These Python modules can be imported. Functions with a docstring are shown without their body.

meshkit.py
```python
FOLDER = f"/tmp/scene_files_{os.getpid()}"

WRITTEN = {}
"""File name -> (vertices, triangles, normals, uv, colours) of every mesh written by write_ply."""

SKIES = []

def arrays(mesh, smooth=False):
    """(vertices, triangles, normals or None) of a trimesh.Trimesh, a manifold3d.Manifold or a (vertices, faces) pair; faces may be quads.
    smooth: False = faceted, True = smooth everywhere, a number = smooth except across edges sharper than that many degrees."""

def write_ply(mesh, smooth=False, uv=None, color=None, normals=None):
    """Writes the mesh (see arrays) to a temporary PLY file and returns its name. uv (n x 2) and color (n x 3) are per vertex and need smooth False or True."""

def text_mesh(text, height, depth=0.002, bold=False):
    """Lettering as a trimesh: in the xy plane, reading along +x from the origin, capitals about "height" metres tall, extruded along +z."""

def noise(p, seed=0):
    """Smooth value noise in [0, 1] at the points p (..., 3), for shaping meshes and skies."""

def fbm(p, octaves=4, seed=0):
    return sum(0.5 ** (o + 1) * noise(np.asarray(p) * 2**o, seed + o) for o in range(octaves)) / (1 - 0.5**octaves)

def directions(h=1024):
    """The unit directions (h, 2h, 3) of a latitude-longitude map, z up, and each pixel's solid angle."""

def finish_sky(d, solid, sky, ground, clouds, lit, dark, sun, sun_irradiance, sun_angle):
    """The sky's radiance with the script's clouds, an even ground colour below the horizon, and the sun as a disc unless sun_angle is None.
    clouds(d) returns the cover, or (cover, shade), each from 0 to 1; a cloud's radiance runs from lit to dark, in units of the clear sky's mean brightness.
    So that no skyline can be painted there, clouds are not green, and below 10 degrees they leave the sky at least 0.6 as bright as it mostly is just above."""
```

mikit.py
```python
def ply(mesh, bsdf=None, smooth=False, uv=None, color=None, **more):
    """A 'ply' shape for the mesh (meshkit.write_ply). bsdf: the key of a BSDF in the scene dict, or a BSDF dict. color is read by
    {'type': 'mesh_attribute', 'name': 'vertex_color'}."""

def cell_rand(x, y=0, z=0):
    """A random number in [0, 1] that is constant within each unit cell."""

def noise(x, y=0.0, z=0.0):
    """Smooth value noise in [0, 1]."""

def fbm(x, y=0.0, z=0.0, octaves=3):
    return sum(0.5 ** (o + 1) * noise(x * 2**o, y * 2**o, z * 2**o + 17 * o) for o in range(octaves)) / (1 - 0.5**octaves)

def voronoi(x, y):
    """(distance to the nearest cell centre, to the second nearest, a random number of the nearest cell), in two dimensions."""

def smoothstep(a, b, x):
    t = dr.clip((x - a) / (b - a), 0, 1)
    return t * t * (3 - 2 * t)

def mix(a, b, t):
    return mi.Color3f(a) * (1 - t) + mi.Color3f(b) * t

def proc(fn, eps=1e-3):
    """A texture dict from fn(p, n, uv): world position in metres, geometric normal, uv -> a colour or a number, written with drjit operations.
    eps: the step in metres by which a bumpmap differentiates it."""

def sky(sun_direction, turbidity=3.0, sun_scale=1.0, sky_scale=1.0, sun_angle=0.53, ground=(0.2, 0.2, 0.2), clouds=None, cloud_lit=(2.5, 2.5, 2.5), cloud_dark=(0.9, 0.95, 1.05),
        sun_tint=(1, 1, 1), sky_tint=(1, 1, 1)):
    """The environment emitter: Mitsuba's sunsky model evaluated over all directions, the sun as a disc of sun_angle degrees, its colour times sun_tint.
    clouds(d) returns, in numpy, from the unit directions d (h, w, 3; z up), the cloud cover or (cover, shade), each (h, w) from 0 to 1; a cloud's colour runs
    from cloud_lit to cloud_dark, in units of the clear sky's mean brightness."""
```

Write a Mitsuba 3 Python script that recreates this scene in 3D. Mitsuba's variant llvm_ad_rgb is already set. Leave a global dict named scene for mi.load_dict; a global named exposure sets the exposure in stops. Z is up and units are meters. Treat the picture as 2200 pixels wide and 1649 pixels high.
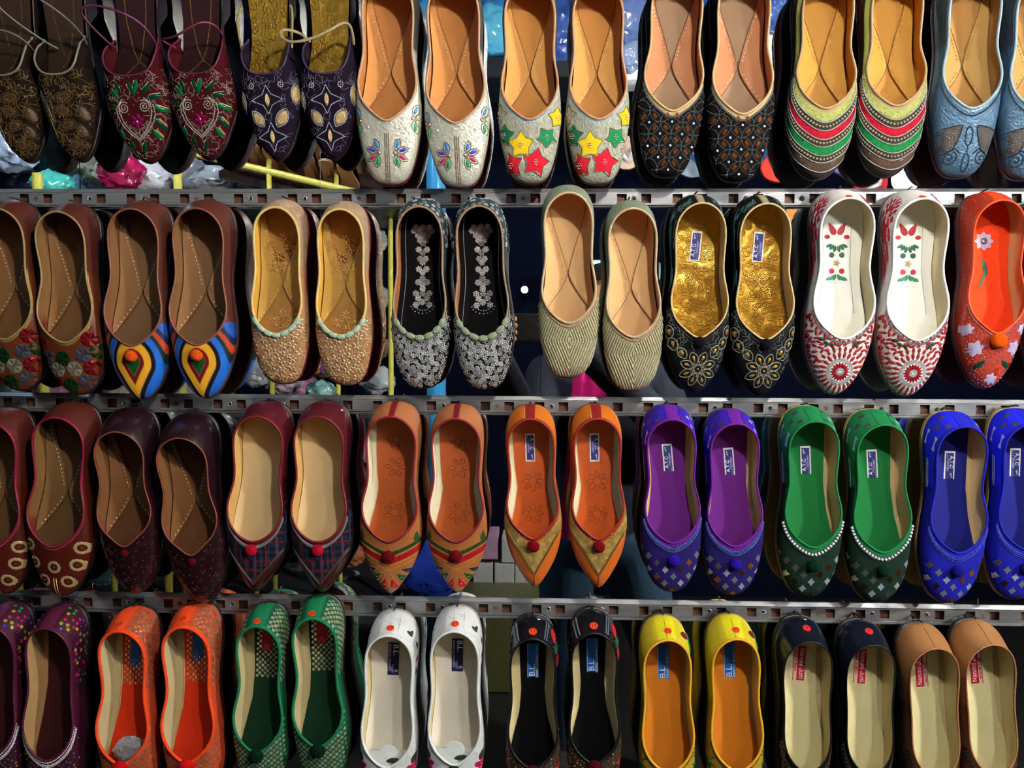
import math, random
import numpy as np, trimesh, mitsuba as mi, mikit, meshkit
from scipy.interpolate import CubicSpline, LinearNDInterpolator, PchipInterpolator
from scipy.optimize import least_squares
from scipy.spatial import cKDTree
import shapely
from shapely.geometry import Polygon as SPoly
T = mi.ScalarTransform4f
scene, labels = {}, {}
RNG = np.random.default_rng(7)

# ------------------------------------------------------------------ camera (2200 x 1649 frame)
W, H, F = 2200.0, 1649.0, 1780.0
DIST = 1.06                                    # camera to the mirror plane y = 0
_n = np.array([56.2, 700 - 824.5, F]); _n /= np.linalg.norm(_n)          # wall normal seen from the camera (x right, y down, z forward)
_h = np.array([1, .0069, -.031]); _h -= _n * (_h @ _n); _h /= np.linalg.norm(_h)
_u = np.cross(_h, _n)                          # up along the wall, in camera axes (y down -> negative)
if _u[1] > 0: _u = -_u
R = np.stack([_h, _n, _u])                     # rows: world x, y, z in camera axes
CAM = np.array([0.0, -DIST, 0.0])
right, down, fwd = R[:, 0], R[:, 1], R[:, 2]   # camera axes in the world
_m = np.eye(4); _m[:3, 0], _m[:3, 1], _m[:3, 2], _m[:3, 3] = -right, -down, fwd, CAM
scene['camera'] = {'type': 'perspective', 'fov': math.degrees(2 * math.atan(W / 2 / F)), 'fov_axis': 'x', 'to_world': T(_m), 'near_clip': .02, 'far_clip': 60.0}

def pix(p):
    c = (np.asarray(p, float) - CAM) @ R
    return np.stack([W / 2 + F * c[..., 0] / c[..., 2], H / 2 + F * c[..., 1] / c[..., 2]], -1)
def at(px, py, d=0.0):
    """The point seen at a pixel on the plane a distance d in front of the wall."""
    r = R @ np.array([px - W / 2, py - H / 2, F])
    return CAM + r * ((-d - CAM[1]) / r[1])
def seen_in_mirror(px, py, back):
    """The real point, BACK metres in front of the mirror, whose reflection stands at the pixel."""
    p = at(px, py, -back); return np.array([p[0], -p[1], p[2]])

# ------------------------------------------------------------------ lights
exposure = 0.28
def rgbs(*v): return {'type': 'rgb', 'value': list(v)}
def lamp_mesh(name, c, ex, ez, power, label, cat='lamp'):
    """A flat lamp head that shines along its normal, in a metal housing."""
    c, ex, ez = (np.asarray(a, float) for a in (c, ex, ez))
    n = np.cross(ex, ez); n /= np.linalg.norm(n)
    v = np.array([c - ex - ez, c + ex - ez, c + ex + ez, c - ex + ez]) + n * .003
    scene[name + '__tube_cover'] = mikit.ply((v, np.array([[0, 1, 2], [0, 2, 3]])), 'm_lamp', emitter={'type': 'area', 'radiance': rgbs(*power)})
    b = trimesh.creation.box([2 * np.linalg.norm(ex) + .02, 2 * np.linalg.norm(ez) + .02, .03])
    m = np.eye(4); m[:3, 0], m[:3, 1], m[:3, 2] = ex / np.linalg.norm(ex), ez / np.linalg.norm(ez), n; m[:3, 3] = c - n * .0175
    b.apply_transform(m)
    scene[name + '__housing'] = mikit.ply(b, 'm_lamp')
    labels[name] = {'label': label, 'category': cat}
scene['m_lamp'] = {'type': 'twosided', 'bsdf': {'type': 'principled', 'base_color': rgbs(.5, .5, .5), 'roughness': .5}}
LIGHTS_HERE = None
def lathe(prof, n=24):
    """Profile (radius, height) turned about z."""
    p = np.asarray(prof, float); g = np.arange(n) * 2 * np.pi / n
    v = np.stack([p[None, :, 0] * np.cos(g)[:, None], p[None, :, 0] * np.sin(g)[:, None], np.broadcast_to(p[None, :, 1], (n, len(p)))], -1).reshape(-1, 3); k = len(p)
    i, j = np.meshgrid(np.arange(n), np.arange(k - 1), indexing='ij'); i2 = (i + 1) % n
    q = np.stack([i * k + j, i2 * k + j, i2 * k + j + 1, i * k + j + 1], -1).reshape(-1, 4)
    return v, np.vstack([q[:, [0, 1, 2]], q[:, [0, 2, 3]]])
def bulb(name, c, r, power, label, top=1.56):
    """A bare bulb hanging on its cord from the ceiling."""
    c = np.asarray(c, float); g = np.linspace(-np.pi / 2, 1.05, 12)
    prof = [(max(1e-4, r * math.cos(a)), r * math.sin(a)) for a in g] + [(r * .40, r * 1.35)]
    v, f = lathe(prof); scene[name + '__globe'] = mikit.ply((v + c, f), 'm_lamp', True, emitter={'type': 'area', 'radiance': rgbs(*power)})
    v, f = lathe([(r * .42, r * 1.35), (r * .5, r * 1.4), (r * .5, r * 2.4), (r * .2, r * 2.7), (.0001, r * 2.7)], 16); scene[name + '__socket'] = mikit.ply((v + c, f), 'm_lamp', 30)
    v, f = lathe([(.003, r * 2.6), (.003, top - c[2]), (.0001, top - c[2])], 8); scene[name + '__cord'] = mikit.ply((v + c, f), 'm_lamp')
    labels[name] = {'label': label, 'category': 'lamp'}
bulb('light_bulb', (.36, -1.0, .68), .034, (1000, 910, 780), 'bare warm bulb hanging nearest the middle of the display wall')
bulb('light_bulb_001', seen_in_mirror(1946, 384, 1.22), .036, (300, 300, 290), 'bulb mirrored as the white glare under the striped pair at upper right')
bulb('light_bulb_002', (1.50, -.95, .32), .04, (1350, 1300, 1210), 'bare bulb hanging beyond the right end of the display wall')
lamp_mesh('tube_lamp', (-.2, -1.35, 1.45), (.6, 0, 0), (0, .05, 0), (5, 5.2, 5.5), 'overhead tube lamp above the middle of the aisle')
lamp_mesh('tube_lamp_001', (-1.35, -1.15, .95), (0, .30, 0), (.035, 0, .035), (6, 9, 11.5), 'cool white tube lamp at the far left of the aisle')
lamp_mesh('tube_lamp_002', (-1.5, -1.65, 1.3), (.6, 0, 0), (0, -.03, .03), (42, 45, 50), 'added tube lamp brightening the yellow rack across the aisle')  # added fill lamp to brighten the rack and bags, not a known fixture
# ------------------------------------------------------------------ helpers
def C(s):
    """'#rrggbb' (as the eye sees it) -> linear rgb."""
    v = np.array([int(s[i:i + 2], 16) for i in (1, 3, 5)]) / 255.0
    return np.where(v <= .04045, v / 12.92, ((v + .055) / 1.055) ** 2.4)
def numbered(name):
    if not any(k == name or k.startswith(name + '__') for k in list(scene) + list(labels)): return name
    i = 1
    while any(k == f'{name}_{i:03d}' or k.startswith(f'{name}_{i:03d}__') for k in list(scene) + list(labels)): i += 1
    return f'{name}_{i:03d}'
def grid_faces(a, b, wrap=False):
    i, j = np.meshgrid(np.arange(a if wrap else a - 1), np.arange(b - 1), indexing='ij')
    i2 = (i + 1) % a
    return np.stack([i * b + j, i2 * b + j, i2 * b + j + 1, i * b + j + 1], -1).reshape(-1, 4)
def tris(q): return np.vstack([q[:, [0, 1, 2]], q[:, [0, 2, 3]]])
def join(ms):
    """Meshes (v, f, colours) as one."""
    ms = [m for m in ms if m is not None and len(m[0])]
    if not ms: return None
    o = np.cumsum([0] + [len(m[0]) for m in ms])
    return np.vstack([m[0] for m in ms]), np.vstack([m[1] + k for m, k in zip(ms, o)]), np.vstack([m[2] for m in ms])
def solid(m, col):
    v, f = (np.array(m.vertices), np.array(m.faces)) if hasattr(m, 'vertices') else m
    if f.shape[1] == 4: f = tris(f)
    return v, f, np.tile(col, (len(v), 1))
def tube(pts, r, sides=6, closed=False, cap=True, flat=1.0, up=None):
    """A cord along points; radius may vary."""
    p = np.asarray(pts, float); n = len(p)
    t = (np.roll(p, -1, 0) - np.roll(p, 1, 0)) if closed else np.gradient(p, axis=0)
    t /= np.linalg.norm(t, axis=1, keepdims=True) + 1e-12
    ref = np.array([0, 0, 1.0]) if up is None else np.asarray(up, float)
    a = np.cross(t, ref); a /= np.linalg.norm(a, axis=1, keepdims=True) + 1e-9
    b = np.cross(a, t)
    r = np.broadcast_to(r, (n,))[:, None, None]
    g = np.arange(sides) * 2 * np.pi / sides
    v = (p[:, None] + r * (np.cos(g)[None, :, None] * a[:, None] + flat * np.sin(g)[None, :, None] * b[:, None])).reshape(-1, 3)
    i, j = np.meshgrid(np.arange(n if closed else n - 1), np.arange(sides), indexing='ij')
    k = (i + 1) % n
    f = np.stack([i * sides + j, k * sides + j, k * sides + (j + 1) % sides, i * sides + (j + 1) % sides], -1).reshape(-1, 4)
    f = tris(f)
    if cap and not closed:
        v = np.vstack([v, p[:1], p[-1:]]); m = n * sides; jj = np.arange(sides)
        f = np.vstack([f, np.stack([jj, (jj + 1) % sides, jj * 0 + m], 1), np.stack([(n - 1) * sides + (jj + 1) % sides, (n - 1) * sides + jj, jj * 0 + m + 1], 1)])
    return v, f
_ico = {k: trimesh.creation.icosphere(subdivisions=k) for k in (0, 1, 2)}
_oct = (np.array([[1, 0, 0], [-1, 0, 0], [0, 1, 0], [0, -1, 0], [0, 0, 1], [0, 0, -1.0]]), np.array([[0, 2, 4], [2, 1, 4], [1, 3, 4], [3, 0, 4], [2, 0, 5], [1, 2, 5], [3, 1, 5], [0, 3, 5]]))
def frames(n, ang=None):
    """Tangent frames (k, 3, 3; columns a, b, n) for normals."""
    n = np.asarray(n, float); a = np.cross(np.array([0, 1.0, 0]), n); bad = np.linalg.norm(a, axis=1) < 1e-3
    a[bad] = [1, 0, 0]; a /= np.linalg.norm(a, axis=1, keepdims=True); b = np.cross(n, a)
    if ang is not None:
        c, s = np.cos(ang)[:, None], np.sin(ang)[:, None]; a, b = a * c + b * s, b * c - a * s
    return np.stack([a, b, n], -1)
def blobs(P, N, size, col, ang=None, base=0):
    """One little solid per point: octahedra (base None) or spheres, scaled (sx, sy, sz) in the tangent frame."""
    P = np.asarray(P, float)
    if not len(P): return None
    bv, bf = (_oct if base is None else (_ico[base].vertices, _ico[base].faces))
    size = np.broadcast_to(np.asarray(size, float) if np.ndim(size) else np.full(3, size), (len(P), 3))
    fr = frames(N, None if ang is None else np.broadcast_to(np.asarray(ang, float), (len(P),)))
    v = np.einsum('kij,kbj->kbi', fr, np.asarray(bv)[None] * size[:, None]) + P[:, None]
    f = np.asarray(bf)[None] + (np.arange(len(P)) * len(bv))[:, None, None]
    return v.reshape(-1, 3), f.reshape(-1, 3), np.repeat(np.broadcast_to(col, (len(P), 3)), len(bv), 0)
def resample(pl, step):
    pl = np.asarray(pl, float); d = np.r_[0, np.cumsum(np.linalg.norm(np.diff(pl, axis=0), axis=1))]
    k = max(2, int(round(d[-1] / step)) + 1); s = np.linspace(0, d[-1], k)
    return np.stack([np.interp(s, d, pl[:, i]) for i in range(pl.shape[1])], 1)
def dist_poly(x, y, pl):
    d = np.full(np.shape(x), 1e9)
    for (ax, ay), (bx, by) in zip(pl[:-1], pl[1:]):
        ex, ey = bx - ax, by - ay
        t = np.clip(((x - ax) * ex + (y - ay) * ey) / (ex * ex + ey * ey + 1e-12), 0, 1)
        d = np.minimum(d, np.hypot(x - ax - t * ex, y - ay - t * ey))
    return d
def ell(x, y, cx, cy, a, b, rot=0.0):
    c, s = math.cos(rot), math.sin(rot); dx, dy = x - cx, y - cy
    return np.hypot((dx * c + dy * s) / a, (dy * c - dx * s) / b)
def outline(kind, cx, cy, a, b=None, rot=0.0, n=20, k=5, inner=.45):
    """A closed plan outline: 'ell', 'leaf' (marquise), 'drop', 'star', 'flower', 'diamond'."""
    b = a if b is None else b; g = np.arange(n) * 2 * np.pi / n
    if kind == 'ell': p = np.stack([a * np.cos(g), b * np.sin(g)], 1)
    elif kind == 'leaf': p = np.stack([a * np.cos(g), b * np.sin(g) * np.abs(np.sin(g)) ** .6], 1)
    elif kind == 'drop': p = np.stack([a * np.cos(g), b * np.sin(g) * (1 - .5 * np.cos(g)) * np.abs(np.sin(g / 2)) ** .3], 1)
    elif kind == 'star': r = np.where(np.arange(2 * k) % 2, inner, 1.0); g = np.arange(2 * k) * np.pi / k; p = np.stack([a * r * np.cos(g), b * r * np.sin(g)], 1)
    elif kind == 'flower': r = 1 - inner * (.5 + .5 * np.cos(k * g + np.pi)); p = np.stack([a * r * np.cos(g), b * r * np.sin(g)], 1)
    elif kind == 'diamond': p = np.array([[a, 0], [a * .44, b * .44], [0, b], [-a * .44, b * .44], [-a, 0], [-a * .44, -b * .44], [0, -b], [a * .44, -b * .44]])
    c, s = math.cos(rot), math.sin(rot)
    return np.stack([cx + p[:, 0] * c - p[:, 1] * s, cy + p[:, 0] * s + p[:, 1] * c], 1)
def close(p): return np.vstack([p, p[:1]])
def mirror_x(p): return np.asarray(p) * [-1, 1]
def arc(cx, cy, r, a0, a1, n=20, ry=None):
    g = np.radians(np.linspace(a0, a1, n)); return np.stack([cx + r * np.cos(g), cy + (ry or r) * np.sin(g)], 1)
def spiral(cx, cy, r0, r1, turns, a0=0, n=40, sgn=1):
    g = np.linspace(0, turns * 2 * np.pi, n); r = np.linspace(r0, r1, n)
    return np.stack([cx + r * np.cos(a0 + sgn * g), cy + r * np.sin(a0 + sgn * g)], 1)

# ------------------------------------------------------------------ one shoe design (cm; x across, y = 0 at the heel and -L at the toe, z towards the viewer)
QN = 14
class Shoe:
    def __init__(s, L=25.0, wh=3.35, ww=2.95, wb=4.15, toe='round', throat=.72, oh=None, ow=None, ob=None, vee=.3, heel_h=5.0, mule=False,
                 ball=.67, lean=1.75, ns=(7, 21), nt=44, toe_w=1.0, throat_h=3.9, bulge=.5):
        if not mule: wb, wh = wb * .9 - .05, wh * .93
        s.L, s.mule, s.wb, s.throat = L, mule, wb, throat
        oh, ow, ob = oh or wh * .95, ow or ww * 1.0, ob or wb * .945
        tip = {'round': [(.86 * toe_w, .85), (.50 * toe_w, .965)], 'square': [(.84 * toe_w, .86), (.46 * toe_w, .982)], 'point': [(.70 * toe_w, .84), (.30 * toe_w, .955)], 'almond': [(.78 * toe_w, .85), (.40 * toe_w, .962)]}[toe]
        rc = [(0, 0), (.60 * wh, .020), (.97 * wh, .10), (ww, .40), (wb, ball), (wb * tip[0][0], tip[0][1]), (wb * tip[1][0], tip[1][1]), (0, 1)]
        if mule:
            rt = [(0, 0), (.60 * wh, .020), (.97 * wh, .10), (ww * 1.03, .36), (ob * .98, .455), (ob * .94, throat - .075), (.66 * ob, throat - .018), (0, throat)]
            ht = [.9, .9, .9, .9, 2.9, 3.9, 4.1, throat_h]
        else:
            rt = [(0, lean / L), (.57 * oh, lean / L + .024), (.97 * oh, lean / L + .095), (ow, .40), (ob, throat - .185), (ob * (.90 - .13 * vee), throat - .095), (ob * (.52 - .17 * vee), throat - .026 - .016 * vee), (0, throat)]
            ht = [heel_h, heel_h * .97, heel_h * .88, heel_h * .72, 3.7, 3.8, 3.9, throat_h]
        def spl(r, extra=None):
            a = np.array(r, float); full = np.vstack([a, (a[1:-1] * [-1, 1])[::-1], a[:1]])
            l = np.r_[0, np.cumsum(np.maximum(np.linalg.norm(np.diff(full * [1, L], axis=0), axis=1), .05) ** .75)]; cs = CubicSpline(l, full, bc_type='periodic'); to = PchipInterpolator(np.arange(QN + 1), l)
            def ev(q, d=0):
                if d == 0: return cs(to(q))
                return cs(to(q), 1)
            return ev
        s.c_spl, s.t_spl = spl(rc), spl(rt)
        hh = np.array(ht + ht[1:-1][::-1] + ht[:1], float); s.h_spl = PchipInterpolator(np.arange(QN + 1), hh)
        a, b = ns
        q = np.r_[np.linspace(0, 3, a * 3, endpoint=False), np.linspace(3, 11, b * 8, endpoint=False), np.linspace(11, 14, a * 3, endpoint=False)]
        s.q = q; s.t = np.linspace(0, 1, nt) ** 1.0
        s.out = s.surface(q, s.t, 0.0, bulge)
        P = s.out; s.ns, s.nt = len(q), nt
        s.V = P.reshape(-1, 3); s.Fq = tris(grid_faces(s.ns, nt, True))
        if mule:                                   # no quarter: the upper starts where it leaves the sole
            u = -s.V[:, 1] / L; keep = (u[s.Fq] > .36).any(1) & (np.abs(s.h_spl(np.repeat(q, nt)) - .9)[s.Fq] > .05).all(1)
            s.Fq = s.Fq[keep]
        m = trimesh.Trimesh(s.V, s.Fq, process=False)
        n = np.zeros_like(s.V); fn = np.cross(s.V[s.Fq[:, 1]] - s.V[s.Fq[:, 0]], s.V[s.Fq[:, 2]] - s.V[s.Fq[:, 0]])
        for k in range(3): np.add.at(n, s.Fq[:, k], fn)
        s.N = n / (np.linalg.norm(n, axis=1, keepdims=True) + 1e-12)
        if s.N[s.N[:, 2].argmax(), 2] < abs(s.N[:, 2].min()): s.N, s.Fq = -s.N, s.Fq[:, ::-1]
        d = np.linalg.norm(np.diff(P, axis=1), axis=2); arcl = np.concatenate([np.zeros((s.ns, 1)), np.cumsum(d, 1)], 1)
        s.dsole, s.dtop = arcl.reshape(-1), (arcl[:, -1:] - arcl).reshape(-1)
        s.x, s.v, s.u, s.h, s.tt = s.V[:, 0], L + s.V[:, 1], -s.V[:, 1] / L, s.V[:, 2], np.tile(s.t, s.ns)
        s.Q = np.repeat(q, nt)
        s.col = np.tile(C('#808080'), (len(s.V), 1)); s.heel = (s.Q < 3.0) | (s.Q > 11.0); s.toe = ~s.heel
        s.parts = []                               # (key, mesh, bsdf, smooth, kind, label)
        ok = s.toe & (s.N[:, 2] > .02) & (s.u > .42)
        s.ip = LinearNDInterpolator(np.stack([s.x, s.v], 1)[ok], np.hstack([s.V, s.N])[ok]); s.tree = (cKDTree(np.stack([s.x, s.v], 1)[ok]), np.where(ok)[0])
        tq = s.t_spl(np.linspace(3.2, 10.8, 120)); s.hole = SPoly(np.column_stack([tq[:, 0] * .985, L * (1 - tq[:, 1]) + .03])).buffer(0)
        s.dis = np.zeros(len(s.V)); s.grain = .12
    def surface(s, q, t, inset, bulge=.5, z0=.35):
        c, tp, h = s.c_spl(q), s.t_spl(q), s.h_spl(q)
        L = s.L
        c = np.stack([c[:, 0], -c[:, 1] * L], 1); tp = np.stack([tp[:, 0], -tp[:, 1] * L], 1)
        dc = s.c_spl(q, 1); dc = np.stack([dc[:, 0], -dc[:, 1] * L], 1); nrm = np.stack([-dc[:, 1], dc[:, 0]], 1); nrm /= np.linalg.norm(nrm, axis=1, keepdims=True) + 1e-9
        ctr = np.stack([np.zeros(len(q)), c[:, 1] * .96 - .02 * L], 1)
        nrm *= np.sign((nrm * (c - ctr)).sum(1))[:, None] + 1e-9
        c = c - nrm * inset; tp = tp - nrm * inset * .8
        far = np.linalg.norm(tp - c, axis=1)
        lowh = np.clip(far * .32, 0, 1.9)          # toe box height
        A = np.column_stack([c, np.full(len(q), z0)])
        B = np.column_stack([c + nrm * bulge, z0 + np.where(far > 2.2, 1.2 + lowh * .55, h * .38)])
        wgt = np.clip((far - 1.5) / 2.0, 0, 1)
        D = np.column_stack([tp + (c - tp) * (.12 + .33 * wgt)[:, None] + nrm * bulge * .55, h - (1 - wgt) * h * .30 - wgt * np.clip(far * .16, 0, 1.25)])
        E = np.column_stack([tp, h])
        t = t[None, :, None]
        out = (1 - t) ** 3 * A[:, None] + 3 * (1 - t) ** 2 * t * B[:, None] + 3 * (1 - t) * t * t * D[:, None] + t ** 3 * E[:, None]
        out[..., 2] -= inset * .4
        return out
    # plan -> surface
    def on(s, xv, lift=0.0, near=0.0):
        xv = np.asarray(xv, float); r = s.ip(xv); ok = np.isfinite(r).all(1); ok &= ~shapely.contains_xy(s.hole, xv[:, 0], xv[:, 1])
        if near:
            d, k = s.tree[0].query(xv); m = ~ok & (d < near); k = s.tree[1][k[m]]; r[m] = np.hstack([s.V[k], s.N[k]]); ok |= m
        r = r[ok]; n = r[:, 3:] / (np.linalg.norm(r[:, 3:], axis=1, keepdims=True) + 1e-9)
        return r[:, :3] + n * lift, n, ok
    def fill(s, mask, col):
        m = np.clip(np.asarray(mask, float), 0, 1)[:, None]; s.col = s.col * (1 - m) + np.asarray(col) * m
    def soft(s, d, r, aa=.05): return np.clip((r - d) / aa + .5, 0, 1)
    def add(s, key, mesh, bsdf, smooth=False, kind=None, label=None, only=None):
        if mesh is None: return
        s.parts.append((key, mesh, bsdf, smooth, kind, label, only))
    def beads(s, lines, r=.05, step=.12, col=(.8, .8, .8), lift=None, base=None, on=None):
        """Little beads along plan curves (x, v)."""
        out = []
        for pl in lines:
            p = resample(pl, step); P, N, ok = (on or s.on)(p, r * .6 if lift is None else lift)
            out.append(blobs(P, N, r, col, None, base))
        return join(out)
    def cords(s, lines, r=.05, col=(.8, .8, .8), step=.12, sides=5, lift=None, on=None):
        out = []
        for pl in lines:
            P, N, ok = (on or s.on)(resample(pl, step), r * .5 if lift is None else lift)
            if len(P) > 2: out.append(solid(tube(P, r, sides, up=N.mean(0)), col))
        return join(out)
    def on_heel(s, ad, lift=0.0):
        """(a, d): cm along the topline from the middle of the heel, cm down from the topline -> points and normals."""
        if not hasattr(s, 'hip'):
            i = np.where((s.q < 3.4) | (s.q > 10.6))[0]; qq = np.where(s.q[i] > 7, s.q[i] - QN, s.q[i]); o = np.argsort(qq); i, qq = i[o], qq[o]
            tp = s.t_spl(qq); tp = np.column_stack([tp[:, 0], -tp[:, 1] * s.L]); al = np.r_[0, np.cumsum(np.linalg.norm(np.diff(tp, axis=0), axis=1))]; al -= np.interp(0, qq, al)
            A = np.repeat(al, s.nt).reshape(-1, s.nt); D = s.dtop.reshape(s.ns, s.nt)[i]; V = s.V.reshape(s.ns, s.nt, 3)[i]; N = s.N.reshape(s.ns, s.nt, 3)[i]
            s.hip = LinearNDInterpolator(np.stack([A.ravel(), D.ravel()], 1), np.hstack([V.reshape(-1, 3), N.reshape(-1, 3)])); s.ha = np.full((s.ns, s.nt), 99.0); s.ha[i] = A; s.ha = s.ha.ravel(); s.hdm = (al, D[:, 0])
        ad = np.asarray(ad, float); r = s.hip(ad); ok = np.isfinite(r).all(1) & (ad[:, 1] < np.interp(ad[:, 0], *s.hdm) - .35) & (np.abs(ad[:, 0]) < s.hdm[0].max()); r = r[ok]; n = r[:, 3:] / (np.linalg.norm(r[:, 3:], axis=1, keepdims=True) + 1e-9)
        return r[:, :3] + n * lift, n, ok
    def on_insole(s, xu, lift=0.0):
        xu = np.asarray(xu, float); P = np.column_stack([xu[:, 0], -xu[:, 1] * s.L, s.iz(xu[:, 0], xu[:, 1]) + lift])
        return P, np.tile([0, 0, 1.0], (len(P), 1)), np.ones(len(P), bool)
    def overlay(s, mask, col, bsdf, key, lift=.05):
        """A second layer on part of the upper (brocade, tartan, foil)."""
        k = np.asarray(mask, bool)[s.Fq].all(1); f = s.Fq[k]
        if not len(f): return
        used, inv = np.unique(f, return_inverse=True); f = inv.reshape(-1, 3); v = s.V[used] + s.N[used] * lift
        e = np.sort(np.vstack([f[:, [0, 1]], f[:, [1, 2]], f[:, [2, 0]]]), 1); ed = np.vstack([f[:, [0, 1]], f[:, [1, 2]], f[:, [2, 0]]])
        uq, ix, ct = np.unique(e, axis=0, return_index=True, return_counts=True); b = ed[ix[ct == 1]]; n = len(v)
        v2 = np.vstack([v, s.V[used] - s.N[used] * .02]); f2 = np.vstack([f, np.column_stack([b[:, 1], b[:, 0], b[:, 0] + n]), np.column_stack([b[:, 1], b[:, 0] + n, b[:, 1] + n])])
        c = np.broadcast_to(col, (len(s.V), 3))[used]; s.add(key, (v2, f2, np.vstack([c, c])), bsdf, 50)
    def patch(s, pl, col, lift=.05, rings=3, dome=0.0, c2=None, on=None):
        """A raised piece with this plan outline; from the centre colour c2 to col."""
        pl = np.asarray(pl, float); cen = pl.mean(0); n = len(pl)
        rr = np.r_[np.linspace(0, 1, rings + 1)[1:], 1.0]
        pts = np.vstack([cen[None]] + [cen + (pl - cen) * r for r in rr])
        P, N, ok = on(pts) if on else s.on(pts, 0.0, 1.0)
        if not ok.all(): return None
        k = np.r_[0, np.repeat(rr, n)]; up = np.full(len(pts), lift) + dome * (1 - k ** 2); up[-n:] = -.02
        P = P + N * up[:, None]; j = np.arange(n); f = [np.stack([j * 0, 1 + j, 1 + (j + 1) % n], 1)]
        for i in range(len(rr) - 1):
            a, b = 1 + i * n, 1 + (i + 1) * n
            f.append(tris(np.stack([a + j, b + j, b + (j + 1) % n, a + (j + 1) % n], 1)))
        f = np.vstack(f); nn = np.cross(P[f[0, 1]] - P[f[0, 0]], P[f[0, 2]] - P[f[0, 0]])
        if nn @ N[0] < 0: f = f[:, ::-1]
        c = np.asarray(col)[None] * np.clip(k, 0, 1)[:, None] + (np.asarray(col if c2 is None else c2))[None] * (1 - np.clip(k, 0, 1))[:, None]
        return P, f, c
    def gem(s, x, v, a, b, rot, col, hgt=.12, on=None):
        P, N, ok = (on or s.on)([[x, v]], .02)
        return blobs(P, N, (a, b, hgt), col, rot, 1) if len(P) else None
    def top_curve(s, d, v0=None, n=160, q0=4.2, q1=9.8):
        """Plan curve (x, v) a distance d (cm, along the upper) outside the topline, between two knots."""
        dt, g = s.dtop.reshape(s.ns, s.nt), s.V.reshape(s.ns, s.nt, 3)
        out = []
        for i in np.where((s.q >= q0) & (s.q <= q1))[0]:
            if dt[i, 0] > d: out.append([np.interp(-d, -dt[i], g[i, :, 0]), s.L + np.interp(-d, -dt[i], g[i, :, 1])])
        return np.array(out)
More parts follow.
